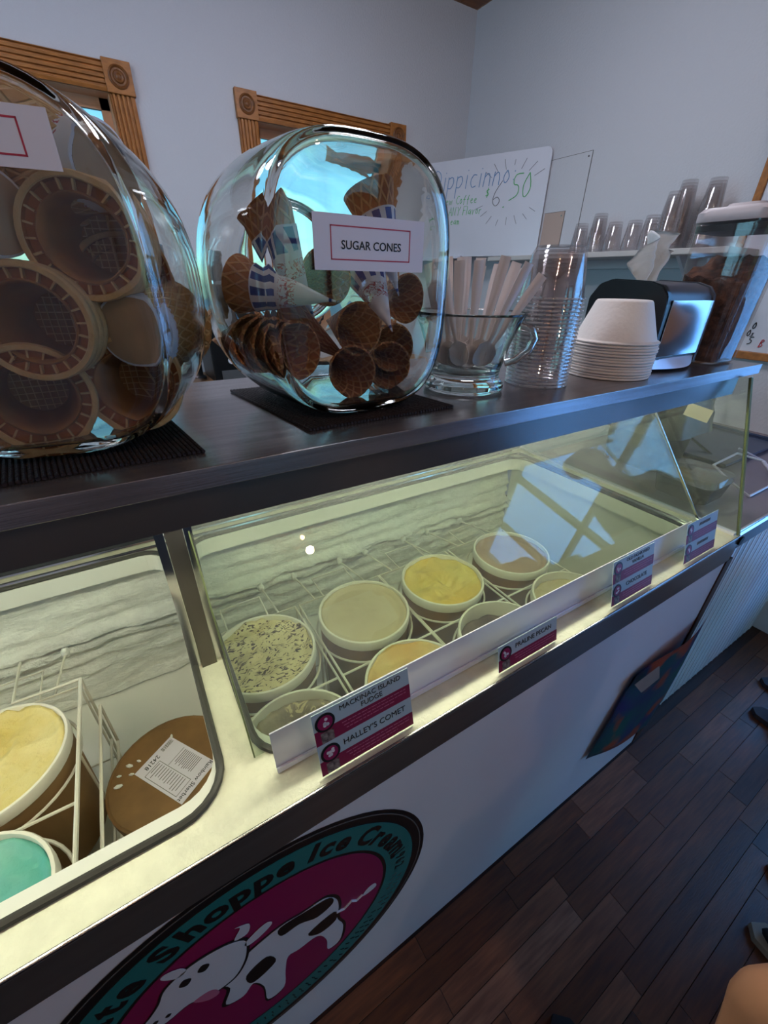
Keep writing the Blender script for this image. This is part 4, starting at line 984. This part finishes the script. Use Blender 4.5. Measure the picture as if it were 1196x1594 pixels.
for (y, x, h, nm) in ((1.735, 2.31, .15, 'nearest the whiteboard'), (1.625, 2.30, .185, 'second from the whiteboard'), (1.525, 2.29, .14, 'third from the whiteboard'), (1.43, 2.30, .14, 'fourth from the whiteboard'), (1.335, 2.28, .15, 'just left of the tall stacks'), (1.245, 2.33, .265, 'tallest by the napkin'), (1.215, 2.20, .215, 'in front of the tallest stack'), (1.12, 2.31, .255, 'tall, beside the canister lid')):
    for i in range(int((h - .11) / .011) + 1):
        prop(obj('clear_cup', me_tall, loc=(x, y, 1.6455 + .011 * i)), 'clear cup, %s from the bottom of the shelf stack %s' % (nth(i + 1), nm), 'plastic cup', 'cup stack ' + nm)
def plate(name, y0, y1, z0, z1, m, label, cat, t=.004):
    root = empty(name, (XW, (y0 + y1) / 2, (z0 + z1) / 2), label, cat); g = root.location
    obj('cover', box(B(), -t, -.0005, y0 - g.y, y1 - g.y, z0 - g.z, z1 - g.z, .001), m, root)
    b = B()
    for q in ((y0 - g.y - .002, y1 - g.y + .002, z1 - g.z, z1 - g.z + .002), (y0 - g.y - .002, y0 - g.y, z0 - g.z, z1 - g.z)): box(b, -t * .8, -.0005, *q)
    obj('edge_gap', b, M_inkgrey, root)
    b = B()
    for yy in (y0 - g.y + .02, y1 - g.y - .02): lathe(b, [(0, 0), (.005, 0), (.004, .002), (0, .002)], 8, (0, yy, 0))
    b.transform(Matrix.Identity(4)); b.free()
    bs = B(); box(bs, -t - .0015, -t, y0 - g.y + .014, y0 - g.y + .022, z1 - g.z - .024, z1 - g.z - .016); obj('screw', bs, M_steel, root)
    return root
plate('access_panel', 1.852, 2.16, 1.66, 2.125, M_wall, 'flush painted access panel on the wall behind the whiteboard edge', 'panel')
plate('outlet_cover', 1.957, 2.10, 1.70, 1.872, mat('beige_cover', '#b29c92', .5), 'small beige cover plate low on the wall panel by the whiteboard', 'cover plate', .008)
mb = empty('framed_board', (XW - .02, .80, 1.6), 'oak framed menu board with handwritten prices, beside the canister', 'menu board')
y0, y1, z0, z1 = .30, 1.01, 1.245, 2.15; g = mb.location
obj('panel', box(B(), -.004, .018, y0 - g.y, y1 - g.y, z0 - g.z, z1 - g.z), M_board, mb)
for q in ((y0, y1, z0 - .02, z0 + .012), (y0, y1, z1 - .03, z1), (y1 - .028, y1, z0, z1), (y0, y0 + .028, z0, z1)):
    obj('frame_rail', box(B(), -.016, .018, q[0] - g.y, q[1] - g.y, q[2] - g.z, q[3] - g.z, .003), M_oak, mb)
for s, yy, zz, h, m in (('0', .835, 1.345, .028, M_ink), ('0s', .845, 1.315, .028, M_ink), ('5', .83, 1.285, .030, M_ink), ('B', .785, 1.277, .034, M_redink)):
    o = obj('price_writing', strokes(s, 0, 0, h, .0018), m, mb); o.matrix_local = Matrix.Translation((-.005, yy - g.y, zz - g.z)) @ Matrix(((0, 0, -1, 0), (-1, 0, 0, 0), (0, 1, 0, 0), (0, 0, 0, 1)))

# ------------------------------------------------------------------ second counter on the right
ct = empty('side_counter', (1.9, .6, 0), 'lower side counter with a white beadboard front and a steel nosing', 'counter'); g = ct.location.copy()
def kpart(name, b, m, p=ct, **k):
    for v in b.verts: v.co -= g
    return obj(name, b, m, p, **k)
kpart('top', box(B(), 1.318, XW - .002, .305, .98, .895, .925), mat('grey_counter_top', '#7d747c', .35, var=.15, vscale=6))
kpart('nosing', box(B(), 1.318, XW - .002, .296, .306, .908, .929, .003), M_chrome)
kpart('apron', box(B(), 1.318, XW - .002, .305, .325, .845, .895), mat('brown_apron', '#5a443a', .5))
kpart('corner_post', box(B(), 1.303, 1.339, .287, .326, .004, .845), mat('brown_post', '#4a2c1a', .5, var=.3, vscale=10, stretch=(8, 8, 1)))
kpart('back_board', box(B(), 1.34, XW - .002, .332, .345, .004, .845), M_enamel)
M_bead = mat('beadboard_white', '#c9cbd4', .4)
bp = B(); box(bp, 0, .0475, -.012, 0, 0, .84, .0025); box(bp, .0215, .0255, -.0135, -.0115, .0, .84, .0008); me_bead = mesh('beadboard_strip', bp, M_bead, .5)
nb = int((XW - .004 - 1.34) / .0485)
for i in range(nb): obj('beadboard_strip', me_bead, parent=ct, loc=Vector((1.341 + .0485 * i, .332, .004)) - g)
bin_ = empty('waste_bin', (1.62, .74, .925), 'black bin with a black bag over its rim on the side counter behind glass', 'bin')
obj('bin_body', loopbox(B(), [(.10, .03, .001), (.12, .035, .26), (.115, .035, .262), (.10, .03, .02)], cap1=True), M_black, bin_, smooth=True)
b = B(); rows = []
for j in range(7):
    rows.append([b.verts.new(((.124 + .004 * j + .006 * fbm((math.cos(a) * 3, math.sin(a) * 3, j), 1)) * math.copysign(min(1, abs(math.cos(a)) * 1.25), math.cos(a)), (.124 + .004 * j + .006 * fbm((math.cos(a) * 3, math.sin(a) * 3, j + 9), 1)) * math.copysign(min(1, abs(math.sin(a)) * 1.25), math.sin(a)), .268 - .022 * j)) for a in [2 * PI * k / 40 for k in range(40)]])
for p, q in zip(rows, rows[1:]):
    for k in range(40): b.faces.new([p[k], p[(k + 1) % 40], q[(k + 1) % 40], q[k]])
obj('bag', b, mat('black_bag', '#101012', .35), bin_, smooth='all')
tb = empty('clear_tray', (1.47, .50, .925), 'rounded smoky plastic box on the side counter next to the end glass', 'box')
obj('tray_body', loopbox(B(), [(.075, .03, .001), (.085, .035, .055), (.087, .035, .058)], cap1=False), mat('smoke_plastic', '#57575c', .2), tb, smooth=True); obj('tray_lid', loopbox(B(), [(.088, .036, .058), (.085, .04, .078), (.06, .04, .088)]), M_clear, tb, smooth=True)
tr = empty('serving_tray', (2.05, .68, .925), 'flat blue-grey tray lying on the side counter', 'tray')
obj('tray_base', box(B(), -.26, .26, -.15, .15, .001, .008, .003), mat('blue_tray', '#30405e', .25), tr)
b = B(); tube(b, [(-.26, -.15, .014), (.26, -.15, .014), (.26, .15, .014), (-.26, .15, .014)], .007, 6, True); obj('tray_rim', b, mat('blue_tray', '#30405e'), tr)
rk = empty('wire_rack', (1.72, .46, .925), 'bent white wire rack lying at the front of the side counter', 'wire rack')
b = B(); tube(b, [(-.12, -.08, .005), (.10, -.08, .005), (.16, .0, .04), (.10, .06, .06), (-.10, .05, .06), (-.14, -.02, .04)], .004, 6, True); tube(b, [(.10, -.08, .005), (.28, .02, .005), (.20, .09, .05)], .004, 6); obj('rack_wire', b, M_alu, rk, smooth=True)
b = B(); tube(b, [(1.9, .62, .93), (1.95, .75, .97), (2.08, .83, 1.04), (2.25, .84, 1.10), (2.42, .85, 1.13)], .005, 6); prop(obj('power_cord', b, M_rubber, smooth=True), 'black power cord running from the side counter up to the wall', 'cord')
# curled poster at the end of the cabinet front
ps = empty('torn_poster', (1.07, .27, .40), 'torn teal poster with orange and purple patches, curling off the cabinet end', 'poster')
g = ps.location; b = B(); N = 18; V = []
TLp, TRp, BLp, BRp = Vector((.985, .281, .578)), Vector((1.330, .272, .650)), Vector((.905, .283, .262)), Vector((1.335, .280, .10))
for j in range(N + 1):
    row = []
    for i in range(N + 1):
        u, v = i / N, j / N; p = (TLp * (1 - u) + TRp * u) * v + (BLp * (1 - u) + BRp * u) * (1 - v)
        p.y -= .014 * math.sin(PI * u) + .008 * math.sin(u * 6 + v * 4) * .5; p.z += .01 * math.sin(u * 5)
        p.y = min(p.y, .281); row.append(b.verts.new(p - g))
    V.append(row)
for j in range(N):
    for i in range(N): b.faces.new([V[j][i], V[j][i + 1], V[j + 1][i + 1], V[j + 1][i]])
bmesh.ops.solidify(b, geom=b.faces[:], thickness=.0008)
pm_ = mat('poster_print', '#1f6e62', .35, col2='#3c2c78', vscale=7)
n_, L_ = pm_.node_tree.nodes, pm_.node_tree.links; src = pm_.node_tree.nodes['Principled BSDF'].inputs['Base Color'].links[0].from_socket
nz = n_.new('ShaderNodeTexNoise'); nz.inputs['Scale'].default_value = 7; tcn = n_.new('ShaderNodeTexCoord'); mpn = n_.new('ShaderNodeMapping'); mpn.inputs['Location'].default_value = (3.1, 1.2, .4); L_.new(tcn.outputs['Object'], mpn.inputs[0]); L_.new(mpn.outputs[0], nz.inputs['Vector'])
rp = n_.new('ShaderNodeValToRGB'); rp.color_ramp.elements[0].position = .50; rp.color_ramp.elements[1].position = .58; L_.new(nz.outputs[0], rp.inputs[0])
mxn = n_.new('ShaderNodeMix'); mxn.data_type = 'RGBA'; L_.new(rp.outputs[0], mxn.inputs[0]); L_.new(src, mxn.inputs[6]); mxn.inputs[7].default_value = lin('#c85a30'); L_.new(mxn.outputs[2], pm_.node_tree.nodes['Principled BSDF'].inputs['Base Color'])
obj('sheet', b, pm_, ps, smooth='all')
b = B(); v = [b.verts.new(Vector(p) - g) for p in ((.965, .266, .578), (1.055, .258, .605), (1.075, .250, .55), (1.00, .254, .535))]; b.faces.new(v); bmesh.ops.solidify(b, geom=b.faces[:], thickness=.001); obj('folded_corner', b, mat('poster_back', '#b0a098', .6), ps, label='pale folded back of the torn corner')

# ------------------------------------------------------------------ back counter behind the cabinet
bc = prop(obj('back_counter', box(B(), XL, XW - .45, 2.46, YW - .002, .955, .985, .004), mat('tan_counter', '#b08a66', .45, var=.15, vscale=6)), 'tan counter along the back wall under the windows', 'counter')
b = B(); box(b, XL + .01, XW - .46, 2.50, YW - .004, .002, .954); obj('cupboard', b, mat('dark_cupboard', '#1b1a1b', .5), bc)
cm = empty('coffee_machine', (.60, 2.62, .985), 'black machine with white knobs standing on the back counter', 'coffee machine')
obj('machine_body', box(B(), -.16, .16, -.12, .2, .001, .42, .01), M_black, cm)
for i in range(3):
    b = B(); lathe(b, [(0, 0), (.018, 0), (.016, .016), (0, .018)], 14); obj('knob', b, M_paper, cm, loc=(-.06 + .0 * i, -.121, .12 + .11 * i), rot=(PI / 2, 0, 0), smooth=True)
b = B(); box(b, -.12, .12, -.121, -.115, .02, .07); obj('drip_grille', b, M_steel, cm)
ur = empty('steel_dispenser', (.36, 2.66, .985), 'tall steel cup dispenser tube on the back counter between the jars', 'dispenser')
b = B(); lathe(b, [(0, .001), (.06, .001), (.06, .02), (.045, .03), (.045, .66), (.05, .67), (.05, .70), (0, .70)], 24); obj('tube', b, M_steel, ur, smooth=True)
b = B(); lathe(b, [(.046, .0), (.0475, .0), (.0475, .02), (.046, .02), (.046, 0)], 24); obj('collar', b, M_chrome, ur, loc=(0, 0, .5))

# ------------------------------------------------------------------ warm ceiling lamps, and added cool ones at the back
for i, (x, y, pw_) in enumerate(((-.6, -.8, 14), (.9, -1.3, 14), (-.7, 1.35, 11), (1.0, 1.35, 11))):
    cl = empty('ceiling_lamp', (x, y, ZC), ('small ceiling lamp over the customers at the left', 'small ceiling lamp over the customers at the right', 'added flat round ceiling light behind the cabinet, left one', 'added flat round ceiling light behind the cabinet, right one')[i], 'ceiling lamp', 'ceiling lamps')
    if y > 0:   # flat round lamps added to light the walls and jar contents
        b = B(); lathe(b, [(0, 0), (.27, 0), (.27, -.05), (.255, -.055), (.255, -.03), (0, -.03)][::-1], 40); obj('fitting', b, M_enamel, cl, smooth=True)
        b = B(); lathe(b, [(0, -.032), (.253, -.032), (.253, -.04), (0, -.045)][::-1], 40); obj('diffuser', b, mat('fill_lamp_glow', '#ffffff', emit='#f0f2ff', estr=4), cl, smooth=True)
    else:
        b = B(); lathe(b, [(0, 0), (.05, 0), (.05, -.02), (.03, -.05), (0, -.05)][::-1], 20); obj('fitting', b, M_enamel, cl, smooth=True)
        b = B(); lathe(b, [(0, -.05), (.010, -.052), (.015, -.068), (.012, -.082), (0, -.088)][::-1], 16); obj('bulb', b, mat('warm_bulb', '#ffffff', emit='#ffcf95', estr=60), cl, smooth=True)
    l = bpy.data.lights.new('lamp_light', 'AREA' if y > 0 else 'POINT'); l.energy = pw_; l.color = lin('#f0f2ff' if y > 0 else '#ffe0c0')[:3]
    if y > 0: l.shape = 'DISK'; l.size = .5
    else: l.shadow_soft_size = .03
    lo_ = bpy.data.objects.new('lamp_light', l); COL.objects.link(lo_); lo_.parent = cl; lo_.location = (0, 0, -.22 if y < 0 else -.06)
    if y > 0:   # extra point light added to brighten the upper walls
        l2 = bpy.data.lights.new('upper_wall_fill', 'POINT'); l2.energy = 11; l2.color = l.color; l2.shadow_soft_size = .05
        l2o = bpy.data.objects.new('upper_wall_fill', l2); COL.objects.link(l2o); l2o.parent = cl; l2o.location = (0, 0, -.16)

# ------------------------------------------------------------------ customers beside the camera, and an added figure behind it
def skinned(name, pts, edges, m, parent, root_i=0, levels=2):
    me = bpy.data.meshes.new(name); me.from_pydata([p[:3] for p in pts], edges, []); o = bpy.data.objects.new(name, me); COL.objects.link(o)
    md = o.modifiers.new('skin', 'SKIN'); md.use_smooth_shade = True; md.branch_smoothing = .4
    for i, (v, p) in enumerate(zip(me.skin_vertices[0].data, pts)): v.radius = (p[3], p[4] if len(p) > 4 else p[3]); v.use_root = (i == root_i)
    o.modifiers.new('sub', 'SUBSURF').levels = levels
    m2 = bpy.data.meshes.new_from_object(o.evaluated_get(bpy.context.evaluated_depsgraph_get())); bpy.data.objects.remove(o)
    m2.materials.clear(); m2.materials.append(m); m2.name = name
    m2.polygons.foreach_set('use_smooth', [True] * len(m2.polygons))
    o = bpy.data.objects.new(name, m2); COL.objects.link(o); o.parent = parent; return o
M_skin = mat('skin', '#b07a58', .5, var=.08, vscale=12)
def person(loc, rz, s, label, shirt, shorts, shoe, hair, legs_long=False, sandal=False, step=None):
    root = empty('person', loc, label, 'person', None, (0, 0, rz)); root.scale = (s, s, s)
    P_, E_ = [], []
    def add(p, par=None):
        P_.append(p)
        if par is not None: E_.append((par, len(P_) - 1))
        return len(P_) - 1
    pel = add((0, 0, .95, .13, .10)); wst = add((0, .0, 1.10, .12, .09), pel); ch = add((0, 0, 1.30, .15, .10), wst); nk0 = add((0, -.01, 1.44, .07, .06), ch); nk = add((0, 0, 1.51, .05), nk0)
    h1 = add((0, .02, 1.58, .075, .085), nk); h2 = add((0, .015, 1.67, .078, .095), h1); add((0, .005, 1.74, .045, .055), h2); add((0, .105, 1.60, .016), h1)
    for sg in (-1, 1):
        st = step if step and sg < 0 else (0, 0, 0, 0)   # knee dx, dy and foot dx, dy of the leg that steps forward
        a = add((sg * .09, 0, .88, .095), pel); k0 = add((sg * .10 + st[0] * .55, .015 + st[1] * .55, .68, .075), a); k = add((sg * .10 + st[0], .035 + st[1], .50, .056), k0); k2 = add((sg * .10 + st[0], .02 + st[1], .45, .052), k); c = add((sg * .10 + st[2] * .35 + st[0] * .65, -.015 + st[3] * .35 + st[1] * .65, .34, .057), k2); an = add((sg * .10 + st[2], -.02 + st[3], .10, .036), c)
        f1 = add((sg * .10 + st[2], -.04 + st[3], .04, .034), an); f2 = add((sg * .105 + st[2], .06 + st[3], .035, .038, .028), an); add((sg * .11 + st[2], .15 + st[3], .022, .035, .016), f2)
        sh = add((sg * .17, -.005, 1.40, .06), ch); el = add((sg * .23, -.09, 1.13, .042), sh); wr = add((sg * .225, -.10, .89, .026), el); pa = add((sg * .22, -.09, .81, .018, .034), wr)
        for q in range(4):
            u = -.09 + (1.5 - q) * .019; L = (.062, .074, .070, .055)[q]
            j1 = add((sg * .222, u, .765, .0095), pa); j2 = add((sg * .216, u, .765 - L * .45, .0088), j1); add((sg * .202, u, .765 - L * .85, .0075), j2)
        t1 = add((sg * .20, -.045, .80, .011), pa); add((sg * .19, -.035, .765, .0095), t1)
    skinned('body', P_, E_, M_skin, root)
    b = B()
    for sg in (-1, 1): bmesh.ops.create_uvsphere(b, u_segments=8, v_segments=6, radius=.011, matrix=Matrix.Translation((sg * .032, .098, 1.655)))
    obj('eyes', b, M_ink, root)
    b = B()
    for sg in (-1, 1): bmesh.ops.create_uvsphere(b, u_segments=8, v_segments=6, radius=.022, matrix=Matrix.Translation((sg * .082, .005, 1.64)) @ Matrix.Diagonal((.35, .7, 1.2, 1)))
    obj('ears', b, M_skin, root)
    b = B(); box(b, -.022, .022, .094, .104, 1.565, 1.572, .002); obj('mouth', b, mat('lips', '#8a4a44', .5), root)
    skinned('hair', [(0, -.01, 1.76, .06, .07), (0, -.045, 1.70, .078, .075), (0, -.06, 1.62, .065, .055)], [(0, 1), (1, 2)], mat('hair_' + hair[1:], hair, .6), root)
    sp_, se = [], []
    sp_.append((0, 0, .93, .148, .118)); sp_.append((0, 0, 1.10, .145, .11)); se.append((0, 1)); sp_.append((0, 0, 1.30, .168, .115)); se.append((1, 2)); sp_.append((0, -.01, 1.435, .085, .07)); se.append((2, 3))
    for sg in (-1, 1):
        sp_.append((sg * .175, -.005, 1.40, .078)); se.append((2, len(sp_) - 1)); sp_.append((sg * .21, -.02, 1.24, .066)); se.append((len(sp_) - 2, len(sp_) - 1))
    skinned('shirt', sp_, se, mat('shirt_' + shirt[1:], shirt, .8), root)
    sp_, se = [(0, 0, .98, .142, .115), (0, 0, .93, .14, .115)], [(0, 1)]
    for sg in (-1, 1):
        st_ = step if step and sg < 0 else (0, 0, 0, 0)
        for z, r in (((.82, .112), (.60, .098)) if not legs_long else ((.82, .11), (.5, .08), (.12, .066))):
            t_ = (st_[0] * (.9 - z) / .4, st_[1] * (.9 - z) / .4) if z > .45 else (0, 0)
            sp_.append((sg * .10 + t_[0], .01 + t_[1], z, r)); se.append((1 if z == .82 else len(sp_) - 2, len(sp_) - 1))
    skinned('trousers' if legs_long else 'shorts', sp_, se, mat('cloth_' + shorts[1:], shorts, .85), root)
    for sg in (-1, 1):
        st_ = step if step and sg < 0 else (0, 0, 0, 0); k_before = set(root.children)
        b = B(); prism(b, [(sg * .105 + x, y) for x, y in ([(-.036, -.085), (.036, -.085), (.042, .0), (.050, .10), (.036, .175), (.008, .20), (-.022, .185), (-.044, .11), (-.040, .0)])], .001, .022)
        sole = obj('shoe_sole', b, (mat('beige_sole', '#9a8c7a', .7) if shoe == '#131316' else M_rubber) if not sandal else mat('sandal_sole', '#3a3436', .7), root)
        if not sandal:
            b = B(); rows = []
            outl = [(-.034, -.08), (.034, -.08), (.04, .0), (.047, .10), (.033, .168), (.006, .192), (-.020, .178), (-.041, .11), (-.038, .0)]
            for z, k in ((.022, .97), (.045, .93), (.058, .72)):
                rows.append([b.verts.new((sg * .105 + x * k, -.0 + (y if k > .9 else (y - .03) * .8 - .0), z + (.028 if (y < .02 and z > .05) else 0))) for x, y in outl])
            for p, q in zip(rows, rows[1:]):
                for k in range(len(outl)): b.faces.new([p[k], p[(k + 1) % 9], q[(k + 1) % 9], q[k]])
            b.faces.new(rows[-1]); b.faces.new(rows[0][::-1])
            o = obj('shoe_upper', b, mat('shoe_' + shoe[1:], shoe, .7), root, smooth='all')
            sm = o.modifiers.new('sub', 'SUBSURF'); sm.levels = 1; sm.render_levels = 1
        else:
            b = B()
            for y0 in (.04, .12): tube(b, [(sg * .108 + .046 * math.cos(a), y0, .022 + .04 * math.sin(a)) for a in [PI * k / 10 for k in range(11)]], .008, 6)
            obj('sandal_strap', b, mat('strap', '#51343e', .6), root)
        for o in set(root.children) - k_before: o.location = (st_[2], st_[3], 0)
    return root
person((1.205, -.352, 0), math.radians(8), 1.0, 'person in black slip-on shoes with beige soles, standing at the right picture edge', '#3a3f4c', '#2a2c34', '#131316', '#3a2a20', legs_long=True)
person((1.99, -.06, 0), math.radians(12), 1.0, 'person in sandals, farthest along the counter, toes at the picture edge', '#5a5a66', '#3a3c48', '#333333', '#4a3626', sandal=True)
person((.80, -.42, 0), 0, 1.0, 'person with a bare knee and blue-grey shorts at the lower right corner', '#4a5560', '#6c7a86', '#16181c', '#6a4a2c', step=(-.060, .215, -.21, .225))
person((-.10, -.46, 0), 0, 1.02, 'unseen person in a dark jacket behind the camera, added to block window light', '#23252c', '#2a2f3c', '#1b1b1e', '#2e241c', legs_long=True)  # unseen figure behind the camera, added to block light and reflections
